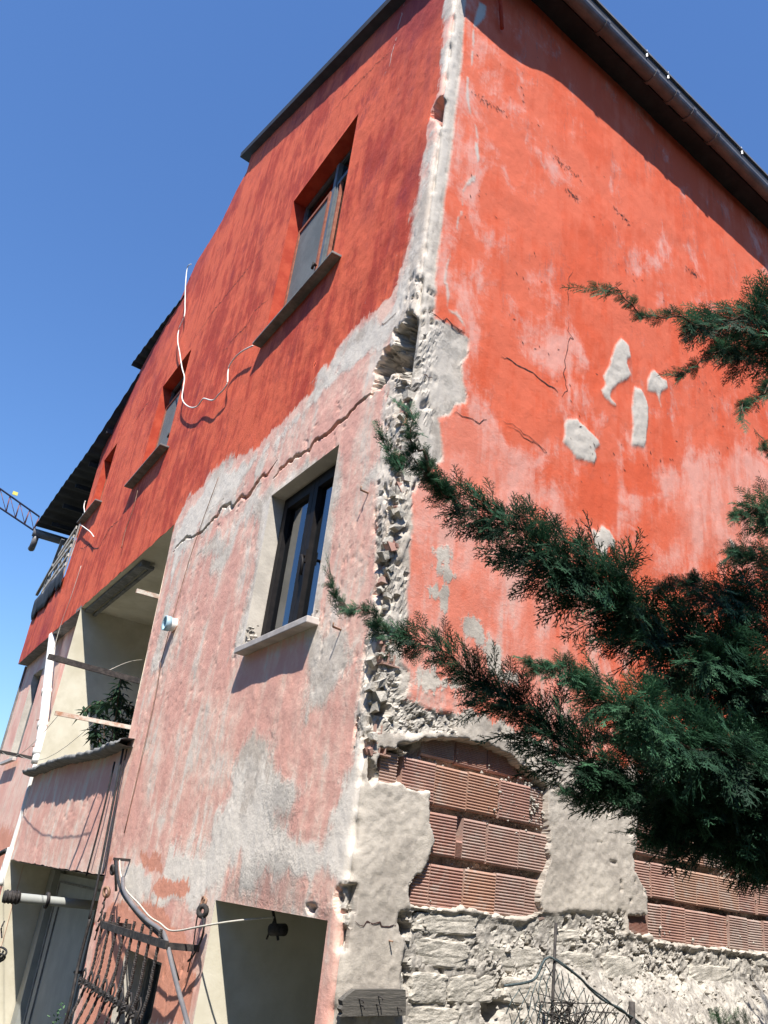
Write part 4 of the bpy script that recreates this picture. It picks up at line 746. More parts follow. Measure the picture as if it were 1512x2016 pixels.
def scuffs(pts, frame, parent, n=50, sp=.03):
    mb = MB(); P = [np.array(q) for q in pts]
    for k in range(n):
        i = random.randrange(len(P)-1); c = P[i]+(P[i+1]-P[i])*random.random() + np.random.default_rng(k).normal(0, sp, 2)*random.random(); L_ = random.uniform(.006,.04); a = random.gauss(-.6,.5)
        d = np.array([math.cos(a), math.sin(a)])*L_; nn = np.array([-d[1], d[0]])*.10
        hh = float(hR(np.array([[c[0]]]), np.array([[c[1]]]))[0][0,0]) + .0025
        mb.add([frame(*(c-d/2), hh), frame(*(c-nn), hh), frame(*(c+d/2), hh), frame(*(c+nn), hh)], [(0,1,2,3)])
    tag(mb.build('scuff_marks', M['crackm'], parent), kind='stuff')
for k in ('r_scuffA','r_scuffB','r_scuffC','r_scuffD','r_scuffE'): scuffs(F[k], Rp, side)
scuffs([(0.5,7.9),(1.5,7.2),(2.6,6.4),(3.6,5.9)], Rp, side, 90, .5); scuffs([(.4,6.6),(1.0,5.6),(1.6,4.9),(2.6,5.3)], Rp, side, 70, .4)
crack_strip('scratch', F['whitel'], Lp, gable, .010, M['white_chip'], gap=.3)
# ================================================================== openings
def reveal(r, depth, mat, parent=house, name='window_reveal', side_mats=None, back=False):
    a, b_, c, d = r; q = MB()
    q.quad(Lp(a,c,0),Lp(a,d,0),Lp(a,d,-depth),Lp(a,c,-depth)); q.quad(Lp(b_,c,-depth),Lp(b_,d,-depth),Lp(b_,d,0),Lp(b_,c,0))
    q.quad(Lp(a,d,0),Lp(b_,d,0),Lp(b_,d,-depth),Lp(a,d,-depth)); q.quad(Lp(a,c,-depth),Lp(b_,c,-depth),Lp(b_,c,0),Lp(a,c,0))
    if back: q.quad(Lp(a,c,-depth),Lp(a,d,-depth),Lp(b_,d,-depth),Lp(b_,c,-depth))
    return q.build(name, mat, parent)
def ring(mb, a, b_, c, d, w_, p0, p1):
    mb.boxL(a,a+w_,c,d,p0,p1); mb.boxL(b_-w_,b_,c,d,p0,p1); mb.boxL(a+w_,b_-w_,d-w_,d,p0+.001,p1-.001); mb.boxL(a+w_,b_-w_,c,c+w_,p0+.001,p1-.001); return mb
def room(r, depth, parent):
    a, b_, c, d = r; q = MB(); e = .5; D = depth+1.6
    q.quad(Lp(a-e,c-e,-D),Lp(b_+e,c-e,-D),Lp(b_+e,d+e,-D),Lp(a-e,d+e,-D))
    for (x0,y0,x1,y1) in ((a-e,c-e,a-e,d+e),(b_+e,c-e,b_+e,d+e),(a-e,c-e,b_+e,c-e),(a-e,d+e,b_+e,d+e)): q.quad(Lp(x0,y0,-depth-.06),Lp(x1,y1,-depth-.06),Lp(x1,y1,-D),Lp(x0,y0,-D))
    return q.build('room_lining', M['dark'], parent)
def curtain(u0, u1, z0, z1, p, parent, waves=6, amp=.022, top=None):
    n = 40; X_ = np.zeros((8, n, 3))
    for i in range(8):
        for j in range(n):
            t = j/(n-1); u = u0+(u1-u0)*t; zt = z1 if top is None else z1+(top-z1)*t
            q = Lp(u, z0+(zt-z0)*i/7, p+amp*math.sin(t*waves*6.28+i*.15)); X_[i,j] = q
    return gridmesh('curtain', X_, np.ones((7,n-1), bool), {}, M['cloth'], parent, flip=True)
def sill(u0, u1, zt, th, p, parent, mat=None, name='sill'):
    q = MB(); q.boxL(u0,u1,zt-th,zt,-.13,p); o = q.build(name, mat or M['marble'], parent)
    bv = o.modifiers.new('bevel','BEVEL'); bv.width = .005; bv.segments = 2; return o
# lower window: dark two-leaf frame
r = REV[0]; dep = .115
wn = ring(MB(), r[0],r[1],r[2],r[3],.055,-dep-.06,-dep+.0).build('window', M['frame'], house); wn['label'] = 'two-leaf window with dark frame and white curtains'
reveal(r, dep+.06, M['greyrev'], house)
mid = 1.30
for (a,b_) in ((r[0]+.05,mid),(mid,r[1]-.05)):
    s_ = ring(MB(), a+.003,b_-.003,r[2]+.05,r[3]-.05,.06,-dep-.05,-dep+.018).build('sash', M['frame'], wn)
    q = MB(); q.boxL(a+.05,b_-.05,r[2]+.09,r[3]-.09,-dep-.022,-dep-.016); q.build('pane', M['glass'], wn)
q = MB(); q.tube([Lp(1.255,3.98,-dep+.02),Lp(1.255,3.98,-dep+.05),Lp(1.235,3.97,-dep+.055),Lp(1.21,3.93,-dep+.055),Lp(1.205,3.83,-dep+.055)], .011, 8); q.boxL(1.24,1.27,3.94,4.03,-dep+.018,-dep+.028); q.build('handle', M['frame'], wn)
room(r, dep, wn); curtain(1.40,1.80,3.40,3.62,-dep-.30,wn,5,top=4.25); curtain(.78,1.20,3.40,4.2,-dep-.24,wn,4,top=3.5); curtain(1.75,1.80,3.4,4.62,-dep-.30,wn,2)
sill(.70,1.775,3.412,.042,.078,wn)
# small mortar build-up at the sill's foot
q = MB()
for k in range(40): crumb(q, Lp(random.choice((1.80,.75))+random.gauss(0,.03), 3.45+abs(random.gauss(0,.08)), random.uniform(-.06,.0)), random.uniform(.008,.025))
tag(q.build('mortar_crumbs', M['mortar'], gable), kind='stuff')
def upper_window(r, mid, dep, big, label):
    top = r[2]+(r[3]-r[2])*.80
    wn = ring(MB(), r[0],r[1],r[2],r[3],.05,-dep-.06,-dep).build('window', M['alu'], house); wn['label'] = label
    reveal(r, dep+.06, M['redrev'], house)
    q = MB(); q.boxL(mid-.028,mid+.028,r[2]+.05,r[3]-.05,-dep-.05,-dep+.022); q.boxL(mid-.06,mid-.045,r[2]+.05,top,-dep-.04,-dep+.012); q.build('mullion', M['alu'], wn)
    q = MB(); q.boxL(r[0]+.05,r[1]-.05,top,top+.045,-dep-.05,-dep+.010); q.build('transom', M['alu'], wn)
    q = MB(); q.boxL(mid+.10,r[1]-.052,r[2]+.05,top-.03,-dep+.012,-dep+.017); sc = q.build('fly_screen', M['screen'], wn)
    ring(MB(), mid+.05,r[1]-.02,r[2]+.02,top-.005,.035,-dep+.005,-dep+.03).build('screen_frame', M['rustframe'], wn)
    q = MB(); q.boxL(mid-.12,mid-.095,r[2]+.05,top,-dep-.02,-dep+.008); q.build('screen_frame', M['rustframe'], wn)
    q = MB(); q.boxL(mid+.03,r[1]-.05,top+.045,r[3]-.05,-dep-.03,-dep-.024); q.build('pane', M['glass'], wn)
    q = MB(); q.boxL(r[0]+.05,mid-.028,top+.045,r[3]-.05,-dep-.03,-dep-.024); q.build('pane', M['glass'], wn)
    q = MB(); q.boxL(r[0]+.05,mid-.028,r[2]+.05,top,-dep-.03,-dep-.024); q.build('pane', M['glass'], wn)
    q = MB(); q.boxL(mid+.028,r[1]-.05,r[2]+.05,top,-dep-.03,-dep-.024); q.build('pane', M['glass'], wn)
    q = MB(); zz = r[2]+(top-r[2])*.36; q.tube([Lp(mid+.06,zz,-dep+.03),Lp(mid+.05,zz+.01,-dep+.06),Lp(mid+.06,zz-.05,-dep+.06)], .014, 7); q.build('catch', M['iron'], wn)
    room(r, dep, wn)
    if big: curtain(r[0]+.06,mid-.18,r[2]+.0,r[2]+.55,-dep-.09,wn,2,.012,top=r[2]+.42)
    return wn
w2 = upper_window(REV[1], 2.06, .14, True, 'large upper window with grey fly screen and torn white cloth'); sill(1.30,2.86,6.54,.024,.088,w2,M['darkconc'])
w3 = upper_window(REV[2], 6.08, .14, False, 'narrow upper window with grey fly screen and thin rusty frame'); sill(5.58,7.12,6.61,.024,.11,w3,M['darkconc'])
w4 = upper_window(REV[3], 9.62, .14, False, 'small upper window nearest the low dark roof'); sill(9.22,10.46,7.15,.024,.11,w4,M['darkconc'])
# far left window in the recessed wall
q = ring(MB(), 11.4,12.3,3.36,4.86,.06,PREC-.16,PREC-.10); q.boxL(11.82,11.88,3.4,4.8,PREC-.15,PREC-.09); wf = q.build('window', M['alu'], house); wf['label'] = 'tall narrow window behind the white drainpipe'
q = MB(); q.boxL(11.45,12.25,3.4,4.8,PREC-.14,PREC-.135); q.build('pane', M['glass'], wf)
q = MB()
for (x0,y0,x1,y1) in ((11.4,3.36,11.4,4.86),(12.3,3.36,12.3,4.86),(11.4,4.86,12.3,4.86),(11.4,3.36,12.3,3.36)): q.quad(Lp(x0,y0,PREC),Lp(x1,y1,PREC),Lp(x1,y1,PREC-.18),Lp(x0,y0,PREC-.18))
q.build('window_reveal', M['greyrev'], wf)
q = MB(); q.quad(Lp(11,3,PREC-.9),Lp(12.8,3,PREC-.9),Lp(12.8,5.1,PREC-.9),Lp(11,5.1,PREC-.9)); q.build('room_lining', M['dark'], wf)
sill(11.2,12.45,3.362,.05,PREC+.10,wf)
# passage opening at the foot of the corner
a, b_, c, d = PASS
q = MB(); q.quad(Lp(b_,c,-1.5),Lp(b_,d,-1.5),Lp(b_,d,0),Lp(b_,c,0)); q.build('passage_jamb', M['cream'], house)
ai = a+.20; q = MB(); q.quad(Lp(a,c,0),Lp(a,d,0),Lp(ai,d,-1.5),Lp(ai,c,-1.5)); q.quad(Lp(a,d,0),Lp(b_,d,0),Lp(b_,d,-1.5),Lp(ai,d,-1.5)); q.quad(Lp(ai,c,-1.5),Lp(ai,d,-1.5),Lp(b_,d,-1.5),Lp(b_,c,-1.5)); q.build('passage_lining', M['inner'], house)
# ground-floor window behind the grille
reveal(GWIN, .22, M['greyrev'], house)
gw = ring(MB(), GWIN[0],GWIN[1],GWIN[2],GWIN[3],.06,-.24,-.17).build('window', M['alu'], house); gw['label'] = 'ground-floor window behind the iron grille'
q = MB(); q.boxL(2.56,2.62,.5,1.44,-.23,-.165); q.build('mullion', M['alu'], gw)
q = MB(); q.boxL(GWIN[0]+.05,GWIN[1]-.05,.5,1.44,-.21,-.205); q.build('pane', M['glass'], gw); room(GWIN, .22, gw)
# ---------------- loggia over the ground-floor entrance
D_ = 2.2
q = MB(); q.quad(Lp(4.0,SOF,-.0),Lp(8.45,SOF,-.0),Lp(8.45,SOF,-D_),Lp(4.0,SOF,-D_)); q.build('loggia_ceiling', M['cream'], house)
q = MB(); q.quad(Lp(8.45,BOT,0),Lp(8.45,BOT,-D_),Lp(8.45,SOF,-D_),Lp(8.45,SOF,0)); q.build('loggia_side_wall', M['cream'], house)
q = MB(); q.quad(Lp(3.8,BOT,-D_),Lp(8.45,BOT,-D_),Lp(8.45,SOF,-D_),Lp(3.8,SOF,-D_)); q.build('loggia_back_wall', M['cream'], house)
q = MB(); q.boxL(3.5,8.44,BOT+.01,BOT+.14,-D_,-.03); q.build('loggia_floor', M['concrete'], house)
q = MB()
for k in range(30):
    z0 = BOT+(SOF-BOT)*k/30; z9 = BOT+(SOF-BOT)*(k+1)/30; a, c = float(jamb(z0)), float(jamb(z9)); q.quad(Lp(a,z0,0),Lp(a,z0,-D_),Lp(c,z9,-D_),Lp(c,z9,0))
q.build('loggia_jamb', M['cream'], house)
q = MB(); q.boxL(5.45,5.5,BOT+.14,4.1,-D_+.004,-D_+.05); q.boxL(4.6,4.65,BOT+.14,4.1,-D_+.004,-D_+.05); q.boxL(4.65,5.45,4.05,4.1,-D_+.004,-D_+.05); q.build('balcony_door_frame', M['white'], house)
# rough concrete coping of the parapet
n = 150; X_ = np.zeros((9, n, 3)); ucp = np.linspace(4.02,8.52,n); prof = [(-.16,.0),(-.16,.055),(-.06,.062),(.06,.058),(.125,.052),(.135,.03),(.128,.006),(.06,-.006),(-.02,-.003)]
for j in range(n):
    for i, (pp, zz) in enumerate(prof):
        nz = .055*(fbm(np.array(ucp[j]*3.), np.array(i*.7), 3, 91)-.5) + .022*(vnoise(np.array(ucp[j]*19.), np.array(i*1.3), 92)-.5); X_[i,j] = Lp(ucp[j], COPE-.03+zz+nz*.6+.012*math.sin(ucp[j]*2.1), pp+float(nz))
gridmesh('parapet_coping', X_, np.ones((8,n-1), bool), {}, M['darkconc'], house)
q = MB(); q.boxL(4.2,8.44,BOT,COPE,-.15,-.02); q.build('parapet_core', M['concrete'], house)
q = MB(); q.quad(Lp(3.6,BOT-.012,-.0),Lp(8.45,BOT-.012,-.0),Lp(8.45,BOT-.012,-1.2),Lp(3.6,BOT-.012,-1.2)); q.build('balcony_underside', M['concrete'], house)
# metal edge strip under the upper storey
q = MB(); q.boxL(5.75,8.45,SOF-.045,SOF-.004,-.16,-.06); q.boxL(5.75,8.45,SOF-.075,SOF-.05,-.22,-.18); q.boxL(5.75,5.82,SOF-.08,SOF-.045,-.22,-.06); q.build('ceiling_trim', M['darkconc'], house)
# entrance: recessed back wall, door with frame, side light
PB = -.62
q = MB(); q.quad(Lp(3.5,-.4,PB-.02),Lp(9.6,-.4,PB-.02),Lp(9.6,BOT,PB-.02),Lp(3.5,BOT,PB-.02)); q.build('entrance_wall', M['cream'], house)
q = MB()
for k in range(20):
    z0 = -.4+(BOT+.4)*k/20; z9 = -.4+(BOT+.4)*(k+1)/20; a, c = float(jamb(z0)), float(jamb(z9)); q.quad(Lp(a,z0,0),Lp(a,z0,PB),Lp(c,z9,PB),Lp(c,z9,0))
q.build('entrance_jamb', M['redrev'], house)
q = MB(); q.quad(Lp(8.46,-.4,0),Lp(8.46,-.4,PB),Lp(8.46,BOT,PB),Lp(8.46,BOT,0)); q.build('entrance_jamb', M['cream'], house)
dr = MB(); dr.boxL(5.6,8.16,-.3,1.84,PB,PB+.05); dr = dr.build('door', M['door'], house); dr['label'] = 'grey metal entrance door under the balcony'
ring(MB(), 5.7,8.05,-.28,1.76,.022,PB+.05,PB+.062).build('door_moulding', M['darkconc'], dr); ring(MB(), 6.1,7.80,-.1,1.60,.025,PB+.05,PB+.066).build('door_moulding', M['darkconc'], dr)
q = MB(); q.boxL(8.16,8.43,-.3,1.87,PB,PB+.12); q.build('door_frame', M['door'], dr)
q = MB(); q.tube([Lp(5.95,1.02,PB+.06),Lp(5.95,1.02,PB+.12),Lp(6.12,1.0,PB+.12)], .014, 7); q.boxL(5.90,6.0,.86,1.12,PB+.05,PB+.066); q.build('handle', M['iron'], dr)
# ================================================================== roofs
nx, ny = 24, 30; xs = np.concatenate([np.linspace(-.10,1.2,8), np.linspace(1.8,9.4,nx-8)]); ul = np.linspace(-.30,5.34,ny)
def roof_z(x, u): t = float(sst(.2,1.2,np.array(x))); return (8.81+(9.085-8.81)*t) + (.449+(.389-.449)*t)*u
for nm, dz, th in (('roof', 0, .085),):
    vt = []; 
    for s_ in (0, 1):
        X_ = np.zeros((ny, nx, 3))
        for i, u in enumerate(ul):
            for j, x in enumerate(xs):
                off = TL[0]*u/TL[1]*max(0,1-max(0,x)/3); X_[i,j] = (x+off, u*TL[1] if u > 0 else u, roof_z(x,u)-s_*th)
        vt.append(X_)
    q = MB(); Np = nx*ny; V_ = [tuple(a) for a in vt[0].reshape(-1,3)] + [tuple(a) for a in vt[1].reshape(-1,3)]; f_ = []
    for i in range(ny-1):
        for j in range(nx-1):
            k = i*nx+j; f_ += [(k,k+1,k+nx+1,k+nx), (Np+k,Np+k+nx,Np+k+nx+1,Np+k+1)]
    for j in range(nx-1): f_ += [(j,Np+j,Np+j+1,j+1), ((ny-1)*nx+j,(ny-1)*nx+j+1,Np+(ny-1)*nx+j+1,Np+(ny-1)*nx+j)]
    for i in range(ny-1): f_ += [(i*nx,(i+1)*nx,Np+(i+1)*nx,Np+i*nx), (i*nx+nx-1,Np+i*nx+nx-1,Np+(i+1)*nx+nx-1,(i+1)*nx+nx-1)]
    q.add(V_, f_); roof = q.build('roof', M['rooftin'], house)
# rear slope of the same roof, behind the torn gable edge
q = MB(); q.hexa([Lp(5.2,10.62,-.10),Lp(10.6,8.56,-.10),Lp(10.6,8.56,-9),Lp(5.2,10.62,-9),Lp(5.2,10.66,-.10),Lp(10.6,8.60,-.10),Lp(10.6,8.60,-9),Lp(5.2,10.66,-9)]); q.build('rear_roof', M['rooftin'], house)
# half-round gutter in lengths with collars
GY, GZ, GR = .245, 8.872, .066
def gutter_len(x0, x1, r_=GR):
    mb = MB(); n = 10; v_ = []
    for x in (x0, x1):
        for k in range(n+1):
            a = math.pi + math.pi*k/n; v_.append((x, -(GY+r_*math.cos(a)*-1), GZ+r_*math.sin(a)))
        for k in range(n+1):
            a = 2*math.pi - math.pi*k/n; v_.append((x, -(GY+(r_-.006)*math.cos(a)*-1), GZ+(r_-.006)*math.sin(a)))
    m_ = 2*(n+1); f_ = [(i, (i+1) % m_, m_+(i+1) % m_, m_+i) for i in range(m_)] + [tuple(range(m_))[::-1], tuple(range(m_,2*m_))]
    mb.add(v_, f_, False); return mb
xg = [-.10,1.38,2.06,2.36,2.62,3.0,4.1,5.6,7.2,9.3]
for i in range(len(xg)-1):
    gutter_len(xg[i]+.004, xg[i+1]-.004, GR-.003*(i % 2)).build('gutter', M['gutter'], roof)
    gutter_len(xg[i+1]-.02, xg[i+1]+.02, GR+.010).build('gutter_bracket', M['gutter'], roof)
q = MB(); q.boxR(-.10,9.3,8.965,8.985,.20,.318); q.build('eave_flashing', M['gutter'], roof)
for x in (1.9, 2.21, 3.4):
    q = MB(); q.bar(Rp(x,8.9,.318),Rp(x+.02,9.02,.30),.014,.006); q.build('gutter_clip', M['white'], roof)
# dark eave boards between wall and gutter
q = MB(); q.boxR(.0,9.2,8.86,8.955,-.02,.17); q.build('eave_board', M['rooftin'], roof)
# rusty downpipe stub beside the corner, near the eave
q = MB(); q.tube([Rp(.33,8.95,.05),Rp(.40,8.5,.035),Rp(.455,8.16,.03)], .015, 8); q.build('downpipe_stub', M['redrev'], house)
# loose corrugated sheets over the far left part
def corrugated(name, outer, inner, n=90, label=None):
    O = spline([Lp(*a) for a in outer], 12); I = spline([Lp(*a) for a in inner], 12); k = len(O); X_ = np.zeros((6, n, 3))
    for j in range(n):
        t = j/(n-1)*(k-1); i0 = min(int(t), k-2); fr = t-i0; a = O[i0].lerp(O[i0+1], fr); c = I[i0].lerp(I[i0+1], fr)
        for i in range(6):
            q_ = a.lerp(c, i/5); X_[i,j] = q_ + Vector((0,0,.018*math.sin(j*1.05)))
    o = gridmesh(name, X_, np.ones((5,n-1), bool), {}, M['rooftin'], house); sd = o.modifiers.new('thick','SOLIDIFY'); sd.thickness = .012; return o
s1 = corrugated('loose_roof_sheet', [(7.1,9.86,.01),(8.2,9.84,.07),(9.27,9.70,.15)], [(7.1,9.95,-1.2),(8.2,9.8,-1.2),(9.27,9.6,-1.2)], 60)
s2 = corrugated('low_roof_sheet', [(9.1,9.48,.02),(10.7,8.70,.20),(12.6,8.52,.28),(14.6,8.30,.35)], [(9.1,9.42,-3.2),(10.7,8.72,-3.2),(12.6,8.6,-3.2),(14.6,8.34,-3.2)], 110)
q = MB()
for k in range(5):
    u = 10.2+k*.95; z_ = np.interp(u,[9.1,10.7,14.6],[9.4,8.66,8.26]); q.bar(Lp(u,z_-.07,.10),Lp(u,z_-.05,-3.1),.06,.09)
q.build('purlin', M['rooftin'], s2)
q = MB(); q.tube([Lp(14.62,8.18,.34),Lp(14.62,8.16,-3.1)], .09, 10); q.tube([Lp(14.62,8.14,.26),Lp(14.64,7.95,.26),Lp(14.75,7.86,.26),Lp(14.86,7.90,.26)], .065, 9); q.build('gutter', M['gutter'], s2)
# ragged remains on top of the lower end wall
dl = empty('broken_lattice', Lp(11.8,6.3,.0)); tag(dl, 'broken grey lattice of wood heaped on the torn wall top under the low roof', 'lattice')
for k in range(9):
    u = 10.85+k*.27; q = MB(); q.bar(Lp(u,6.25,.03),Lp(u-.12+random.uniform(-.1,.1),7.35-.08*k+random.uniform(-.15,.1),.02),.07,.02,up=tuple(NL)); q.build('slat', M['darkconc'] if k % 3 else M['concrete'], dl)
for k in range(5):
    z_ = 6.4+k*.17; q = MB(); q.bar(Lp(10.8,z_+.1,.045),Lp(13.0-.25*k,z_+random.uniform(-.06,.06)-.05,.045),.06,.02,up=tuple(NL)); q.build('slat', M['concrete'], dl)
q = MB(); q.bar(Lp(13.05,6.4,.0),Lp(12.4,7.45,.0),.06,.03); q.build('slat', M['darkconc'], dl)
q = MB(); q.bar(Lp(13.6,6.62,.02),Lp(12.5,6.95,.02),.05,.05); q.build('slat', M['darkconc'], dl)
tp = empty('lattice_shadow_sheet', Lp(12,6.2,.05)); tag(tp, 'dark ragged sheet standing in for the shadow below the lattice at far left', 'sheet')  # dark sheet that paints in the shadow on the wall below the lattice
nn_ = 90; X_ = np.zeros((5,nn_,3)); uu_ = np.linspace(10.72,13.35,nn_)
for j in range(nn_):
    lo = 6.12-.10*(uu_[j]-10.7)*.3 + .30*(fbm(np.array(uu_[j]*5.),np.array(.5),4,95)-.5)
    for i in range(5): t = i/4; X_[i,j] = Lp(uu_[j], float(lo)+t*(6.42-float(lo)), .03+.035*math.sin(t*1.6)*(.5+float(fbm(np.array(uu_[j]*3.),np.array(t*2.),2,97))))
o = gridmesh('sheet', X_, np.ones((4,nn_-1), bool), {}, M['rooftin'], tp, flip=True); sd = o.modifiers.new('thick','SOLIDIFY'); sd.thickness = .006
q = MB(); q.quad(Lp(10.75,6.75,-.1),Lp(11.6,6.9,-.1),Lp(10.95,8.0,-.1),Lp(10.75,8.1,-.1)); q.build('whitewashed_wall_piece', M['white'], house)
# ================================================================== small things on the walls
def cable(name, pts, r, mat, label, cat='cable', group=None, n=6, smooth=5):
    q = MB(); q.tube(spline(pts, smooth), r, n); o = q.build(name, mat); tag(o, label, cat, group); return o
LP = lambda k, p=.05: [Lp(u, z, p) for u, z in F[k]]
def wavy(k, p0, p1):
    P = F[k]; n = len(P)-1; return [Lp(u, z, p0+(p1-p0)*math.sin(math.pi*i/n)) for i, (u, z) in enumerate(P)]
cable('hanging_cable', LP('cable', .06), .008, M['cable_w'], 'thick white cable looping down from the roof edge over the red wall')
cable('hanging_cable', LP('cable2', .06), .009, M['cable_w'], 'short crooked white cable beside the smallest upper window')
cable('twine', LP('cord3', .03), .0045, M['twine'], 'pale thin cord hanging straight down past the white drainpipe', 'cord')
cable('twine', LP('cord4', .03), .005, M['rust'], 'thin brown cord hanging below the narrow upper window', 'cord')
cable('wall_wire', LP('wireA', .05), .008, M['cable_b'], 'leftmost black wire running down from the balcony corner', 'wire')
cable('wall_wire', LP('wireB', .05), .010, M['cable_b'], 'thick black wire from balcony corner down past the grey door', 'wire')
cable('wall_wire', LP('wireC', .03), .007, M['cable_b'], 'thin black wire nearest the grey coping of the balcony corner', 'wire')
cable('wall_wire', LP('wireD', .015), .0035, M['rust'], 'hair-thin wire crossing the pink wall above the stub pipe', 'wire')
cable('wall_wire', LP('wireE', .012), .0035, M['rust'], 'hair-thin wire on the pink wall below the stub pipe', 'wire')
# clothes-line brackets sticking out of the loggia
def bracket(a, b_, w_, h_, mat, label):
    q = MB(); q.bar(a, b_, w_, h_); o = q.build('clothesline_bracket', mat); tag(o, label, 'bracket', 'brackets sticking out of the balcony'); return o
bracket(Lp(4.36,3.56,-.35), Lp(4.35,3.605,.84), .03, .05, M['iron'], 'upper dark bracket bar sticking out of the balcony opening')
bracket(Lp(4.3,3.142,-.10), Lp(4.3,3.135,.66), .03, .035, M['paintedbar'], 'flaking white bracket bar low across the balcony opening')
bracket(Lp(8.72,3.156,-.10), Lp(8.7,3.165,.47), .04, .04, M['iron'], 'dark bracket bar at far left beside the drainpipe')
bracket(Lp(5.0,4.60,-.9), Lp(5.0,4.597,.085), .035, .045, M['paintedbar'], 'rusty white bar under the cream balcony ceiling')
for i, (a, c) in enumerate((((4.3,3.14,.62),(8.7,3.16,.42)), ((4.3,3.14,.30),(8.7,3.16,.2)), ((4.35,3.6,.3),(6.2,4.2,-.5)))):
    P = [Lp(*[a[k]+(c[k]-a[k])*t for k in range(3)]) - Vector((0,0,.18*math.sin(math.pi*t)*(1 if i < 2 else -.2))) for t in np.linspace(0,1,9)]
    q = MB(); q.tube(P, .003, 5); tag(q.build('clothesline', M['twine']), ['clothesline from bracket tip to bracket tip, the outer one','clothesline strung nearer to the wall between the brackets','loose line tied inside the balcony opening'][i], 'clothesline')
# knots of line on the low bracket
q = MB()
for k in range(6): q.tube([Lp(8.7,3.16,-.05)+Vector((random.uniform(-.05,.05),random.uniform(-.05,.05),random.uniform(-.06,.06))) for _ in range(4)], .004, 5)
tag(q.build('tied_twine', M['twine']), 'tangle of pale twine knotted on the far left bracket', 'twine')
# white drainpipe with collars
dp = empty('drainpipe', Lp(9.0,1.9,0)); tag(dp, 'white plastic drainpipe running down left of the balcony', 'pipe')
pts = [Lp(10.45,5.19,-.03),Lp(9.72,4.44,-.02),Lp(9.15,3.85,-.02),Lp(8.80,3.39,-.02),Lp(8.68,3.1,-.02)]
q = MB(); q.tube(spline(pts,5), .062, 12); q.build('pipe', M['white'], dp)
q = MB(); q.tube(spline([Lp(8.66,3.08,-.02),Lp(8.62,2.48,-.02),Lp(8.63,1.95,-.01)],4), .034, 10); q.build('pipe', M['white'], dp)
q = MB(); q.tube(spline([Lp(8.63,2.05,-.01),Lp(8.60,1.85,0),Lp(8.56,1.62,.02)],4), .055, 12); q.build('pipe', M['white'], dp)
for a, c in ((pts[1],pts[2]),(pts[2],pts[3]),(pts[3],pts[4])):
    d = (c-a).normalized(); s_ = a.lerp(c,.5); q = MB(); q.tube([s_-d*.05, s_+d*.05], .074, 12); q.build('collar', M['white'], dp)
for t in (.2,.7):
    s_ = pts[2].lerp(pts[4], t); q = MB(); q.tube([s_+Vector((math.cos(k*.7)*.085,math.sin(k*.7)*.085,.012*math.sin(k))) for k in range(10)], .006, 5); q.build('binding_wire', M['rust'], dp)
cable('drain_hose', [Lp(8.72,2.02,.03),Lp(9.0,1.9,.1),Lp(9.15,1.6,.1),Lp(9.0,1.2,.06),Lp(9.05,.6,.05)], .03, M['cable_b'], 'black hose bending down beside the foot of the white drainpipe', 'hose')
# short stub pipe in the pink wall
sp = empty('stub_pipe', Lp(3.59,3.96,0)); tag(sp, 'short white and blue stub pipe sticking out of the pink wall', 'pipe')
c0_ = Lp(3.59,3.96,-.06); d_ = (Lp(3.59,3.955,.095)-c0_)
def hollow(mb, a, b_, ro, ri, n=20):
    d = (b_-a).normalized(); x = d.cross(Vector((0,0,1))).normalized(); y = x.cross(d); v_ = []
    for c, r_ in ((a,ro),(b_,ro),(b_,ri),(a,ri)):
        for k in range(n): t = 2*math.pi*k/n; v_.append(c+(x*math.cos(t)+y*math.sin(t))*r_)
    mb.add(v_, [(i*n+k, i*n+(k+1) % n, ((i+1) % 4)*n+(k+1) % n, ((i+1) % 4)*n+k) for i in range(4) for k in range(n)], True); return mb
M['blue'] = simple('pale_blue_plastic', (.28,.47,.58), (.40,.58,.68), 8, .5, .05, 40, spec=.5)
hollow(MB(), c0_, Lp(3.59,3.957,.06), .058, .050).build('pipe', M['white'], sp); hollow(MB(), Lp(3.59,3.957,.05), Lp(3.59,3.955,.098), .066, .056).build('collar', M['blue'], sp)
q = MB(); q.tube([Lp(3.56,3.90,.01),Lp(3.53,3.87,.03),Lp(3.50,3.89,.02),Lp(3.49,3.93,.01)], .006, 5); q.build('hook', M['rust'], sp)
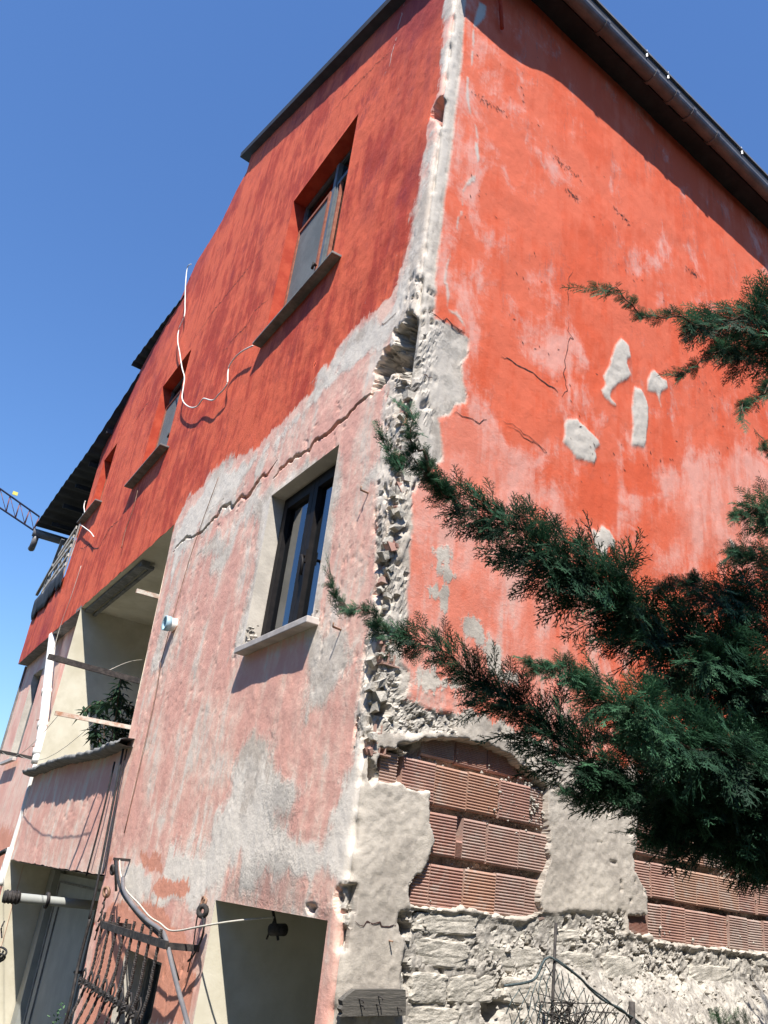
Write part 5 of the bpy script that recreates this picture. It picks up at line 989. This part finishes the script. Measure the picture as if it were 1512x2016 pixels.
# iron grille bulging in front of the ground-floor window
gr = empty('window_grille', Lp(2.4,1.2,.2)); tag(gr, 'dark iron window grille of twisted bars with scrolls', 'grille')
PG = .20
def twist(mb, pts, r_=.009):
    P = spline(pts, 14); n = 4; v_ = []; 
    for i, p in enumerate(P):
        d = (P[min(i+1,len(P)-1)]-P[max(i-1,0)]).normalized(); x = d.cross(Vector((.2,1,.1))).normalized(); y = x.cross(d)
        for k in range(n): a = 2*math.pi*k/n + i*.55; v_.append(p+(x*math.cos(a)+y*math.sin(a))*r_)
    mb.add(v_, [(i*n+k, i*n+(k+1) % n, (i+1)*n+(k+1) % n, (i+1)*n+k) for i in range(len(P)-1) for k in range(n)]); return mb
nb = 8
for k in range(nb):
    u = 1.74 + (2.98-1.74)*k/(nb-1)
    twist(MB(), [Lp(u,1.70,PG),Lp(u,1.5,PG),Lp(u,1.36,PG),Lp(u,1.20,PG+.03),Lp(u,1.0,PG+.09),Lp(u,.8,PG+.12),Lp(u,.6,PG+.06)], .0105).build('bar', M['iron'], gr)
    q = MB(); zc_ = 1.275; q.tube([Lp(u+.0,zc_,PG+.05),Lp(u-.02,zc_+.06,PG+.06),Lp(u-.06,zc_+.085,PG+.06),Lp(u-.095,zc_+.055,PG+.06),Lp(u-.10,zc_-.03,PG+.075)], .0055, 6); q.build('scroll', M['iron'], gr)
    q = MB()
    for t in range(5):
        a = t*1.257; crumb(q, Lp(u+.018*math.cos(a),zc_+.018*math.sin(a),PG+.065), .012)
    q.build('rosette', M['iron'], gr)
q = MB(); q.bar(Lp(1.60,1.632,PG),Lp(3.0,1.622,PG),.018,.042,up=(0,0,1)); q.build('rail', M['iron'], gr)
q = MB(); q.bar(Lp(1.68,1.278,PG+.055),Lp(3.02,1.284,PG+.055),.014,.03); q.build('rail', M['iron'], gr)
for u in (1.62,2.98):
    q = MB(); q.bar(Lp(u,1.628,-.02),Lp(u,1.628,PG),.018,.035); q.build('rail', M['iron'], gr)
ds = empty('white_dish', Lp(2.85,.7,.35)); tag(ds, 'white rounded dish just showing at the bottom edge below the grille', 'dish')
q = MB(); n = 28; vv_ = []; ctr = Lp(2.95,.68,.38); axd = Vector((-.75,-.35,.55)).normalized(); xx = axd.cross(Vector((0,0,1))).normalized(); yy = xx.cross(axd)*-1
for k in range(7):
    t = k/6; rr_ = .36*math.sin(t*1.45)/math.sin(1.45); dd_ = .10*math.cos(t*1.45)
    for j in range(n): a = 6.283*j/n; vv_.append(ctr + (xx*math.cos(a)+yy*math.sin(a))*rr_ + axd*dd_)
q.add(vv_, [(k*n+j, k*n+(j+1) % n, (k+1)*n+(j+1) % n, (k+1)*n+j) for k in range(6) for j in range(n)], True); q.build('bowl', M['white'], ds)
q = MB(); q.tube([ctr-axd*.02, ctr-axd*.2, Lp(2.95,.6,.0)], .02, 8); q.build('mount', M['iron'], ds)
# bent scaffold pipe leaning across the grille
cable('bent_pipe', [Lp(2.95,1.93,.14),Lp(2.72,1.855,.18),Lp(2.42,1.776,.18),Lp(2.10,1.722,.18),Lp(1.80,1.69,.18),Lp(1.70,1.66,.18),Lp(1.62,1.615,.18),Lp(1.40,1.483,.18),Lp(1.12,1.33,.18),Lp(.9,1.2,.18)], .014, M['gutter'], 'bent grey pipe sagging from the wall and down beside the grille', 'pipe')
cable('line_cable', [Lp(3.28,2.04,.10),Lp(3.11,1.955,.12),Lp(2.88,1.857,.12),Lp(2.54,1.794,.12),Lp(2.25,1.736,.12),Lp(2.02,1.715,.12),Lp(1.85,1.694,.12),Lp(1.67,1.706,.12),Lp(1.46,1.742,.10),Lp(1.26,1.783,.05),Lp(1.12,1.815,-.02),Lp(.95,1.85,-.12)], .0055, M['twine'], 'white cable sagging from the wall bracket into the dark passage')
cable('line_cable', [Lp(3.29,2.03,.12),Lp(3.10,1.935,.14),Lp(2.9,1.84,.14),Lp(2.57,1.77,.15),Lp(2.2,1.70,.15),Lp(1.9,1.66,.15),Lp(1.75,1.60,.13),Lp(1.72,1.45,.05)], .012, M['cable_b'], 'black cable bundled along the sagging white cable')
# pulleys and iron hooks
def torus(mb, c, ax, R_, r_, n=16):
    ax = Vector(ax).normalized(); x = ax.cross(Vector((0,0,1))).normalized(); y = ax.cross(x)
    mb.tube([c+(x*math.cos(6.283*k/n)+y*math.sin(6.283*k/n))*R_ for k in range(n)], r_, 7, close=True); return mb
wb = empty('cable_bracket', Lp(3.35,1.95,0)); tag(wb, 'iron wall bracket with porcelain knob holding the sagging cables', 'bracket')
q = MB(); q.bar(Lp(3.36,2.05,.0),Lp(3.34,2.045,.13),.02,.02); q.bar(Lp(3.34,2.05,.12),Lp(3.40,1.83,.04),.014,.014); q.build('arm', M['iron'], wb)
torus(MB(), Lp(3.34,1.97,.12), (1,0,.2), .03, .011).build('knob', M['iron'], wb); torus(MB(), Lp(3.44,1.815,.10), (1,.3,.2), .032, .012).build('ring', M['rust'], wb)
for k in range(5):
    q = MB(); q.tube([Lp(3.43+random.uniform(-.02,.02),1.80-k*.05,.10),Lp(3.45+random.uniform(-.03,.03),1.76-k*.05,.09),Lp(3.46+random.uniform(-.02,.02),1.73-k*.06,.10)], .007, 5); q.build('chain_link', M['iron'], wb)
pl = empty('pulley', Lp(1.52,1.85,.06)); tag(pl, 'small iron pulley hanging from a rusty eye beside the passage', 'pulley')
torus(MB(), Lp(1.585,1.872,.04), NL, .024, .007).build('eye', M['rust'], pl); torus(MB(), Lp(1.55,1.862,.05), (NL[0],NL[1],.4), .026, .008).build('eye', M['rust'], pl)
torus(MB(), Lp(1.487,1.825,.07), (1,.5,.0), .026, .015).build('wheel', M['iron'], pl)
q = MB(); q.tube(spline([Lp(1.50,1.81,.07),Lp(1.43,1.76,.07),Lp(1.45,1.69,.06),Lp(1.55,1.60,.05),Lp(1.62,1.56,.05)], 5), .006, 6); q.build('cord', M['cable_b'], pl)
q = MB(); q.tube(spline([Lp(1.60,1.86,.05),Lp(1.63,1.76,.04),Lp(1.66,1.62,.02),Lp(1.70,1.50,.01)], 5), .004, 6); q.build('cord', M['cable_b'], pl)
lk = empty('iron_hook', Lp(.98,1.82,-.15)); tag(lk, 'iron cross hook hanging in the dark passage mouth', 'hook')
q = MB(); q.tube([Lp(1.02,1.885,-.14),Lp(.98,1.82,-.15),Lp(.92,1.75,-.15)], .008, 6); q.tube([Lp(1.0,1.84,-.15),Lp(1.06,1.74,-.15)], .006, 6); q.build('rod', M['iron'], lk)
q = MB(); q.tube([Lp(.98,1.79,-.13),Lp(.90,1.80,-.17)], [.03,.03], 12); q.build('disc', M['iron'], lk)
# round vent pipe in front of the entrance
vp = empty('vent_pipe', Lp(5.5,1.63,.1)); tag(vp, 'grey vent pipe with black louvred cap beside the entrance door', 'pipe')
q = MB(); q.tube([Lp(5.5,1.634,-.42),Lp(5.5,1.632,.33)], .042, 14); q.build('pipe', M['door'], vp); q = MB(); q.tube([Lp(5.5,1.632,.32),Lp(5.5,1.630,.46)], .053, 14); q.build('cap', M['iron'], vp)
for k in range(4):
    hollow(MB(), Lp(5.5,1.632,.335+k*.032), Lp(5.5,1.632,.347+k*.032), .060, .050, 14).build('louvre', M['iron'], vp)
hollow(MB(), Lp(5.5,1.634,.06), Lp(5.5,1.634,.085), .070, .042, 16).build('flange', M['iron'], vp)
# hanging wires and twigs at the lower left
cable('loose_wire', [Lp(6.6,1.36,.2),Lp(6.55,1.30,.22),Lp(6.6,1.26,.2),Lp(6.5,1.22,.2)], .008, M['iron'], 'short twist of dark wire at the lower left edge', 'wire')
for k, lb in enumerate(('coiled black cable hanging at the lower left corner, upper loop','coiled black cable hanging at the lower left corner, lower loop')):
    cable('coiled_cable', [Lp(6.3+.09*math.cos(t+k), 1.10+.05*math.sin(t)-k*.05, .2+.03*math.sin(t*1.7)) for t in np.linspace(0,6.6,12)], .010, M['cable_b'], lb)
cable('window_chain', [Lp(4.02,1.60,.02),Lp(4.05,1.3,.02),Lp(3.98,1.0,.03),Lp(4.05,.8,.02)], .012, M['iron'], 'dark chain hanging at the edge of the doorway', 'chain')
# nailed board across the foot of the corner column
bd = empty('nailed_board', Rp(.17,1.6,.03)); tag(bd, 'short weathered grey board nailed across the foot of the corner column', 'board')
outl = [(.004,1.606),(.03,1.626),(.066,1.648),(.2,1.654),(.338,1.657),(.347,1.61),(.352,1.560),(.2,1.556),(.10,1.552),(.008,1.548),(.016,1.560),(.002,1.575),(.012,1.588)]
n = len(outl); q = MB(); q.add([Rp(a,c,.052) for a,c in outl]+[Rp(a,c,.022) for a,c in outl], [tuple(range(n)), tuple(range(2*n-1,n-1,-1))]+[(i,i+n,(i+1)%n+n,(i+1)%n) for i in range(n)]); q.build('plank', M['wood'], bd)
for a, c in ((.09,1.615),(.10,1.592),(.19,1.628),(.185,1.598),(.30,1.59)):
    q = MB(); q.tube([Rp(a,c,.05),Rp(a+.004,c-.002,.075),Rp(a+.006,c-.012,.078)], .0028, 5); q.build('nail', M['iron'], bd)
q = MB(); q.boxR(.0,.34,1.25,1.542,.0,.02); tag(q.build('shadow_gap_block', M['darkconc']), 'dark block below the nailed board', 'block') if False else None
nl = MB(); nl.tube([Rp(.257,1.838,-.01),Rp(.259,1.838,.03)], .004, 6); tag(nl.build('nail', M['rust']), 'single nail in the grey corner column', 'nail')
for (u, z, lb) in ((.30,4.07,'nail with a scrap of twig high on the pink wall beside the corner'),(.40,3.28,'bent nail low on the pink wall beside the corner')):
    q = MB(); q.tube([Lp(u,z,-.01),Lp(u+.01,z+.01,.05),Lp(u-.0,z+.03,.055)], .006, 6); tag(q.build('nail', M['rust']), lb, 'nail')
# fence remains at the foot of the wall
fp = MB(); fp.tube([Rp(1.06,.0,.25),Rp(1.061,1.6,.25),Rp(1.072,1.995,.25)], .0075, 7); tag(fp.build('fence_rod', M['iron']), 'thin rusty iron rod standing before the rubble footing', 'rod')
fn = empty('chain_link_fence', Rp(1.3,1.5,.25)); tag(fn, 'collapsed wire mesh fence sagging at the foot of the wall', 'fence')
edge = [(.74,1.715),(.86,1.735),(.964,1.757),(1.037,1.845),(1.217,1.775),(1.331,1.729),(1.435,1.681),(1.541,1.647),(1.649,1.605),(1.75,1.575),(2.0,1.45)]
def et(u): return float(np.interp(u, [e[0] for e in edge], [e[1] for e in edge]))
q = MB(); q.tube(spline([Rp(a,c,.25+.02*math.sin(i*2)) for i,(a,c) in enumerate(edge)],4), .006, 6); q.tube(spline([Rp(a,c+.012*math.sin(i*3),.26) for i,(a,c) in enumerate(edge[3:])],4), .004, 6); q.build('edge_wire', M['wire'], fn)
q = MB()
for k in range(-6,34):
    for sg in (1,-1):
        P = []
        for t in np.linspace(0,1,22):
            s_ = t*.62; a = .78+k*.055 + sg*s_*.62; c = 1.83 - s_ + .02*math.sin(a*9+k)
            if .74 < a < 2.0 and c < et(a)-.004: P.append(Rp(a+.008*math.sin(s_*50+k), c, .25+.03*math.sin(a*7+c*5)+.01*sg))
            else:
                if len(P) > 1: q.tube(P, .0026, 4, caps=False)
                P = []
        if len(P) > 1: q.tube(P, .0026, 4, caps=False)
q.build('mesh', M['wire'], fn)
q = MB(); q.tube([Rp(1.65,1.68,.25),Rp(1.66,1.4,.25),Rp(1.66,0,.25)], .016, 7); q.build('post', M['iron'], fn)
q = MB()
for k in range(40):
    a = random.gauss(1.18,.12); q.tube([Rp(a,1.5+random.uniform(-.1,.12),.20),Rp(a+random.gauss(0,.08),1.55+random.uniform(0,.12),.24),Rp(a+random.gauss(0,.12),1.56+random.uniform(0,.14),.26)], .0025, 4)
tag(q.build('dry_stems', M['iron']), 'dark tangle of dry stems behind the fallen mesh fence', 'plant')
# ================================================================== plants
def leafmesh(name, V, Fc, leafv, mat, parent=None):
    V = np.asarray(V, np.float32); Fc = np.asarray(Fc, np.int32); me = bpy.data.meshes.new(name); me.vertices.add(len(V)); me.vertices.foreach_set('co', V.ravel())
    me.loops.add(Fc.size); me.loops.foreach_set('vertex_index', Fc.ravel()); me.polygons.add(len(Fc)); me.polygons.foreach_set('loop_start', np.arange(0, Fc.size, 3, dtype=np.int32)); me.update(calc_edges=True)
    at = me.attributes.new('leaf', 'FLOAT', 'POINT'); at.data.foreach_set('value', np.asarray(leafv, np.float32)); return link(name, me, mat, parent)
def spray_template(seed, n=13, per=11, wm=1.0):
    """flat feathery conifer spray of unit length along +x; triangles with tapering scale shoots"""
    r = np.random.default_rng(seed); V = []; Fc = []; T = []
    def spike(a, d, L_, w_, tone):
        d = d/np.linalg.norm(d); s_ = np.cross(d, [0,0,1]); s_ = s_/(np.linalg.norm(s_)+1e-9)*w_; n_ = np.array([0,0,1])*w_*.8; b_ = len(V)
        s_ = s_*2.1*wm; n_ = n_*1.6*wm; V.extend([a-s_, a+s_, a+d*L_, a+n_*1.0+d*L_*.35]); T.extend([tone*.6, tone*.6, tone, tone*.9]); Fc.extend([(b_,b_+3,b_+2),(b_+3,b_+1,b_+2)])
    for i in range(n):
        t = (i+.6)/n; x = t*.9; sg = 1 if i % 2 else -1; base = np.array([x, .02*math.sin(t*4), .03*math.sin(t*3)])
        spike(base-[.08,0,0], np.array([1,.1*sg*r.normal(),.05]), .16, .011, .35+.5*t)
        L_ = (.42*(1-t)**.7+.10)*r.uniform(.75,1.2)
        d = np.array([.80, sg*r.uniform(.55,.9), r.normal(0,.22)]); d = d/np.linalg.norm(d); spike(base, d, L_, .013, .5+.4*t)
        m_ = int(2+L_*per)
        for j in range(m_):
            q = (j+.7)/m_; p = base+d*L_*q*.9; s2 = 1 if j % 2 else -1; pd = np.array([-d[1], d[0], 0])*s2
            dd = d*.85+pd*r.uniform(.4,.75)+np.array([0,0,r.normal(0,.25)]); spike(p, dd, L_*.34*(1-q*.55)*r.uniform(.7,1.3)+.03, .010, .45+.55*q*r.random()**.5)
    spike(np.array([.86,0,0.]), np.array([1.,0,0]), .16, .010, 1.0)
    return np.array(V), np.array(Fc), np.array(T)
TEMPL = [spray_template(s) for s in range(5)] + [spray_template(9, 8, 5, 2.2)]
def sprays_to_mesh(name, items, mat, parent):
    """items: (origin, dir, up, length, width, tone, template)"""
    VV = []; FF = []; TT = []; b_ = 0
    for (o_, d, up_, L_, W_, tone, k) in items:
        v, f_, t = TEMPL[k]; d = d/np.linalg.norm(d); s_ = np.cross(up_, d); s_ = s_/(np.linalg.norm(s_)+1e-9); n_ = np.cross(d, s_)
        droop = -v[:,0]**2*.10*L_
        P = o_ + v[:,:1]*d*L_ + v[:,1:2]*s_*W_ + v[:,2:]*n_*W_; P[:,2] += droop
        VV.append(P); FF.append(f_+b_); TT.append(np.clip(t*tone, 0, 1)); b_ += len(v)
    return leafmesh(name, np.vstack(VV), np.vstack(FF), np.concatenate(TT), mat, parent)
tree = empty('conifer_tree', (3.3,-1.75,0)); tag(tree, 'dark green conifer reaching its feathery branches in from the right', 'tree')
q = MB(); q.tube(spline([(3.3,-1.75,-.1),(3.3,-1.75,1.0),(3.28,-1.76,2.4),(3.32,-1.75,4.2),(3.36,-1.75,6.2),(3.36,-1.75,7.4)],5), [.17-.15*i/25 for i in range(26)], 10); q.build('trunk', M['bark'], tree)
R_ = np.random.default_rng(11)
DENS = {'A':.95,'B':.95,'C':.6,'C2':.6,'C3':.6,'D':1.1,'J':.62,'K':.55,'K2':.62,'K3':.6,'E':.65,'Ff':.7,'F2':.7,'G':.7,'H':.7,'I':.7}
for key, pts in BR.items():
    P = np.array(pts); ax = np.array([list(v) for v in spline([p[:3] for p in pts], 10)]); ph_ = R_.random()*9; tt_ = np.arange(len(ax)); ax = ax + np.stack([.010*np.sin(tt_*.55+ph_), .014*np.cos(tt_*.43+ph_), .016*np.sin(tt_*.37+ph_*2)+.007*np.sin(tt_*1.3)], -1); wd = np.interp(np.linspace(0,len(P)-1,len(ax)), np.arange(len(P)), P[:,3])
    n = len(ax); end = np.array([3.3,-1.75,ax[-1][2]-.45]); items = []
    limb = empty('limb', (0,0,0)); COL.objects.unlink(limb); bpy.data.objects.remove(limb)
    q = MB(); path = [tuple(a) for a in ax] + ([tuple(end)] if ax[-1][0] > .6 else []); q.tube(path, [.0012+.0055*(i/len(path))**2 for i in range(len(path))], 6); br = q.build('branch', M['bark'], tree)
    seg = np.linalg.norm(np.diff(ax, axis=0), axis=1); cum = np.concatenate([[0], np.cumsum(seg)]); total = cum[-1]
    cnt = int(total*310*DENS.get(key, 1.0)*(1+3.0*wd.mean()))
    for k in range(cnt):
        s_ = total*R_.random()**.92; i = min(np.searchsorted(cum, s_), n-2); o_ = ax[i]+(ax[i+1]-ax[i])*R_.random(); w_ = wd[i]
        back = ax[max(i-2,0)]-ax[min(i+3,n-1)]; back /= np.linalg.norm(back)
        side_ = np.cross(back, [0,0,1]); side_ /= np.linalg.norm(side_); upv = np.cross(side_, back); upv = upv if upv[2] > 0 else -upv
        a = R_.random()*6.283; rad = side_*math.cos(a)+upv*math.sin(a)*1.0
        d = back*R_.uniform(.55,1.2) + rad*R_.uniform(.45,1.05) + np.array([0,0,.10]); d /= np.linalg.norm(d)
        if w_ > .07 and R_.random() < .55: o_ = o_ + rad*w_*R_.uniform(.15,.62) + back*w_*R_.uniform(-.2,.3)
        L_ = np.clip(w_*R_.uniform(.45,1.25), .035, .07+.12*R_.random()); up_ = rad*.7 + np.array([0,0,.8]) + R_.normal(0,.35,3)
        tone = np.clip(.46+.30*R_.normal() + .22*max(0., math.sin(a)) + .35*max(0, 1-s_/.25) + (.65 if key == 'D' and s_ < .7 else 0) + (.35 if key in ('B','E','A2','C') and s_ < .35 else 0) + (.25 if key in ('A','Ff','F2') and s_ < .3 else 0), .10, 1.0)  # sunlit upper sprays and tips put into the leaf tone; D lighter green
        items.append((o_, d, up_, L_, L_*R_.uniform(.75,1.05), tone, int(R_.integers(5))))
    # slender leader at the tip
    bk = ax[0]-ax[4]; bk /= np.linalg.norm(bk)
    for k in range(5): items.append((ax[0]-bk*.03*k, bk+R_.normal(0,.22,3), np.array([0,0,1.])+R_.normal(0,.4,3), .09, .045, .9, int(R_.integers(5))))
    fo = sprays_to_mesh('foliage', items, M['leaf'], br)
# the rest of the crown, round the trunk and out of the photograph's frame
RX = random.Random(4)
def crown_branch(tip, base, w_, cnt, name='branch'):
    tip = np.array(tip); base = np.array(base); q = MB(); P = [Vector(tip), Vector((tip+base)/2+np.array([0,0,-.06])), Vector(base)]; P = spline(P, 6); q.tube(P, [.004+.016*i/len(P) for i in range(len(P))], 6); br = q.build(name, M['bark'], tree)
    d0 = tip-base; d0 = d0/np.linalg.norm(d0); it = []
    for k in range(cnt):
        t = R_.random()**.8; o_ = tip+(base-tip)*t; wl = w_*min(1, .25+2.2*t)*(1 if t < .75 else .7); rad = R_.normal(0,1,3); rad -= d0*(rad@d0); rad /= np.linalg.norm(rad)
        o_ = o_ + rad*wl*R_.uniform(.1,.8); it.append((o_, d0*R_.uniform(.6,1.1)+rad*.8, rad*.6+np.array([0,0,.8])+R_.normal(0,.3,3), R_.uniform(.12,.24), R_.uniform(.10,.2), float(np.clip(.5+.28*R_.normal(),.1,1)), 5))
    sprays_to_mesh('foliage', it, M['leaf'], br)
for key, pts in BR.items():
    if pts[-1][0] > .6:
        e = pts[-1]; crown_branch((e[0]-.12, e[1], e[2]), (3.25,-1.75,e[2]-.42), .24, 95)
for k in range(46):
    z_ = .7+6.4*k/46; az = k*2.4; L_ = (1.75*(1-z_/8.2)+.25)*RX.uniform(.8,1.1); dx, dy = math.cos(az), math.sin(az)
    if dx < 0: L_ = min(L_, (.9 if z_ < 4.6 else .55)/max(.2,-dx))
    if dy > 0: L_ = min(L_, 1.25/max(.2,dy))
    crown_branch((3.3+dx*L_, -1.75+dy*L_, z_+.12*L_), (3.3,-1.75,z_-.35*L_*.6), .16+.10*L_, int(26+46*L_))
# potted climber in the loggia
pt = empty('balcony_plant', Lp(7.2,2.1,-.6)); tag(pt, 'drooping dark-leaved plant behind the balcony parapet', 'plant')
q = MB(); V = []; Fc = []; T = []
for s_ in range(9):
    a = random.uniform(0,6.28); top = Lp(7.2+random.uniform(-.35,.35)*1.2, 3.1+random.uniform(.3,.95), -.6+random.uniform(-.35,.25)); P = spline([Lp(7.2,2.1,-.6), Lp(7.2,2.9,-.6).lerp(top,.4), top, top+Vector((math.cos(a)*.2,math.sin(a)*.2,-.12))],5); q.tube(P, .006, 5)
    for p in P[6:]:
        for k in range(5):
            d = Vector((random.gauss(0,1),random.gauss(0,1),random.gauss(-.5,.5))).normalized(); x = d.cross(Vector((0,0,1))).normalized()*.022; L_ = random.uniform(.10,.2); b_ = len(V); tn = random.random()
            V += [p, p+d*L_*.5-x, p+d*L_+Vector((0,0,-.03)), p+d*L_*.5+x]; T += [tn]*4; Fc += [(b_,b_+1,b_+2),(b_,b_+2,b_+3)]
q.build('stem', M['bark'], pt); leafmesh('leaves', V, Fc, T, M['leaf2'], pt)
hollow(MB(), Lp(7.2,2.06,-.6), Lp(7.2,2.3,-.6), .14, .12).build('pot', M['brick'], pt)
# small bright shrub in the lower right corner
sh = empty('young_shrub', Rp(2.12,1.0,.5)); tag(sh, 'small bright green conifer shrub at the lower right edge', 'shrub')
items = []
for k in range(70):
    c = np.array([2.12+R_.normal(0,.05), -.5+R_.normal(0,.05), 1.52+R_.random()*.14]); items.append((c, np.array([R_.normal(0,.35),R_.normal(0,.35),1.]), np.array([R_.normal(),R_.normal(),.3]), .07, .05, R_.uniform(.4,1), int(R_.integers(5))))
for k in range(25):
    c = np.array([1.93+R_.normal(0,.04), -.5+R_.normal(0,.04), 1.52+R_.random()*.09]); items.append((c, np.array([R_.normal(0,.35),R_.normal(0,.35),1.]), np.array([R_.normal(),R_.normal(),.3]), .06, .04, R_.uniform(.3,.7), int(R_.integers(5))))
sprays_to_mesh('foliage', items, M['leaf3'], sh); q = MB()
for x in (2.12,1.93): q.tube([(x,-.5,0),(x,-.5,.8),(x,-.5,1.6)], .01, 6)
q.build('stem', M['bark'], sh)
# greenery at lower left edge and beyond the door: strip of ivy
iv = empty('door_vine', Lp(4.15,1.0,.03)); tag(iv, 'sparse little vine leaves at the edge of the doorway', 'vine'); V = []; Fc = []; T = []
for k in range(60):
    p = Lp(4.12+random.gauss(0,.06), random.uniform(.55,1.0), random.uniform(.02,.10)); d = Vector((random.gauss(0,1),random.gauss(0,1),random.gauss(0,1))).normalized()*.035; x = d.cross(Vector((0,0,1)))*.4; b_ = len(V)
    V += [p, p+d*.5-x, p+d, p+d*.5+x]; T += [random.random()]*4; Fc += [(b_,b_+1,b_+2),(b_,b_+2,b_+3)]
leafmesh('leaves', V, Fc, T, M['leaf3'], iv)
# ================================================================== far construction crane
cr = empty('tower_crane', (-8.0,53.0,0)); tag(cr, 'red and blue lattice jib of a far tower crane against the sky', 'crane')
tA, tB = Vector((6.06,52.2,23.35)), Vector((8.9,52.1,22.36)); bA, bB = Vector((6.49,52.55,22.22)), Vector((8.9,52.42,21.43))
def ext(a, b_, t): return a + (b_-a)*t
top0, bot0 = ext(tA,tB,-4.5), ext(bA,bB,-5.0); dep_ = Vector((.12,.9,.35))
q = MB()
for c in (bot0, bot0+dep_): q.tube([c, c+(bB-bot0)], .055, 6)
q.build('lower_chord', M['crane_b'], cr); q = MB(); q.tube([top0, tB], .06, 6); q.build('upper_chord', M['crane_b'], cr)
nb_ = 22
q = MB()
for k in range(nb_+1):
    a = ext(bot0,bB,k/nb_); c = ext(top0,tB,k/nb_); q.tube([a,c], .035, 5); q.tube([a+dep_,c], .03, 5); q.tube([a,a+dep_], .03, 5)
    if k < nb_: q.tube([c, ext(bot0,bB,(k+1)/nb_)], .022, 5); q.tube([a, ext(bot0,bB,(k+1)/nb_)+dep_], .02, 5)
q.build('lattice', M['crane_y'], cr)
M['sign'] = simple('yellow_board', (.75,.65,.12), (.8,.7,.2), 4, .6, .05, 30)
q = MB(); c = Vector((7.0,52.0,23.32)); q.hexa([c+Vector(v) for v in ((-.16,0,-.12),(.16,0,-.12),(.16,.05,-.12),(-.16,.05,-.12),(-.16,0,.12),(.16,0,.12),(.16,.05,.12),(-.16,.05,.12))]); q.build('board', M['sign'], cr)
q = MB(); mc = ext(bot0,bB,.12)
for sx, sy in ((0,0),(1.2,0),(1.2,1.2),(0,1.2)): q.tube([(mc.x+sx,mc.y+sy,0),(mc.x+sx,mc.y+sy,mc.z)], .08, 5)
for k in range(14):
    z0 = k*1.5
    q.tube([(mc.x,mc.y,z0),(mc.x+1.2,mc.y,z0+1.5)], .04, 4); q.tube([(mc.x+1.2,mc.y,z0),(mc.x+1.2,mc.y+1.2,z0+1.5)], .04, 4); q.tube([(mc.x,mc.y+1.2,z0),(mc.x,mc.y,z0+1.5)], .04, 4)
q.build('mast', M['crane_y'], cr)
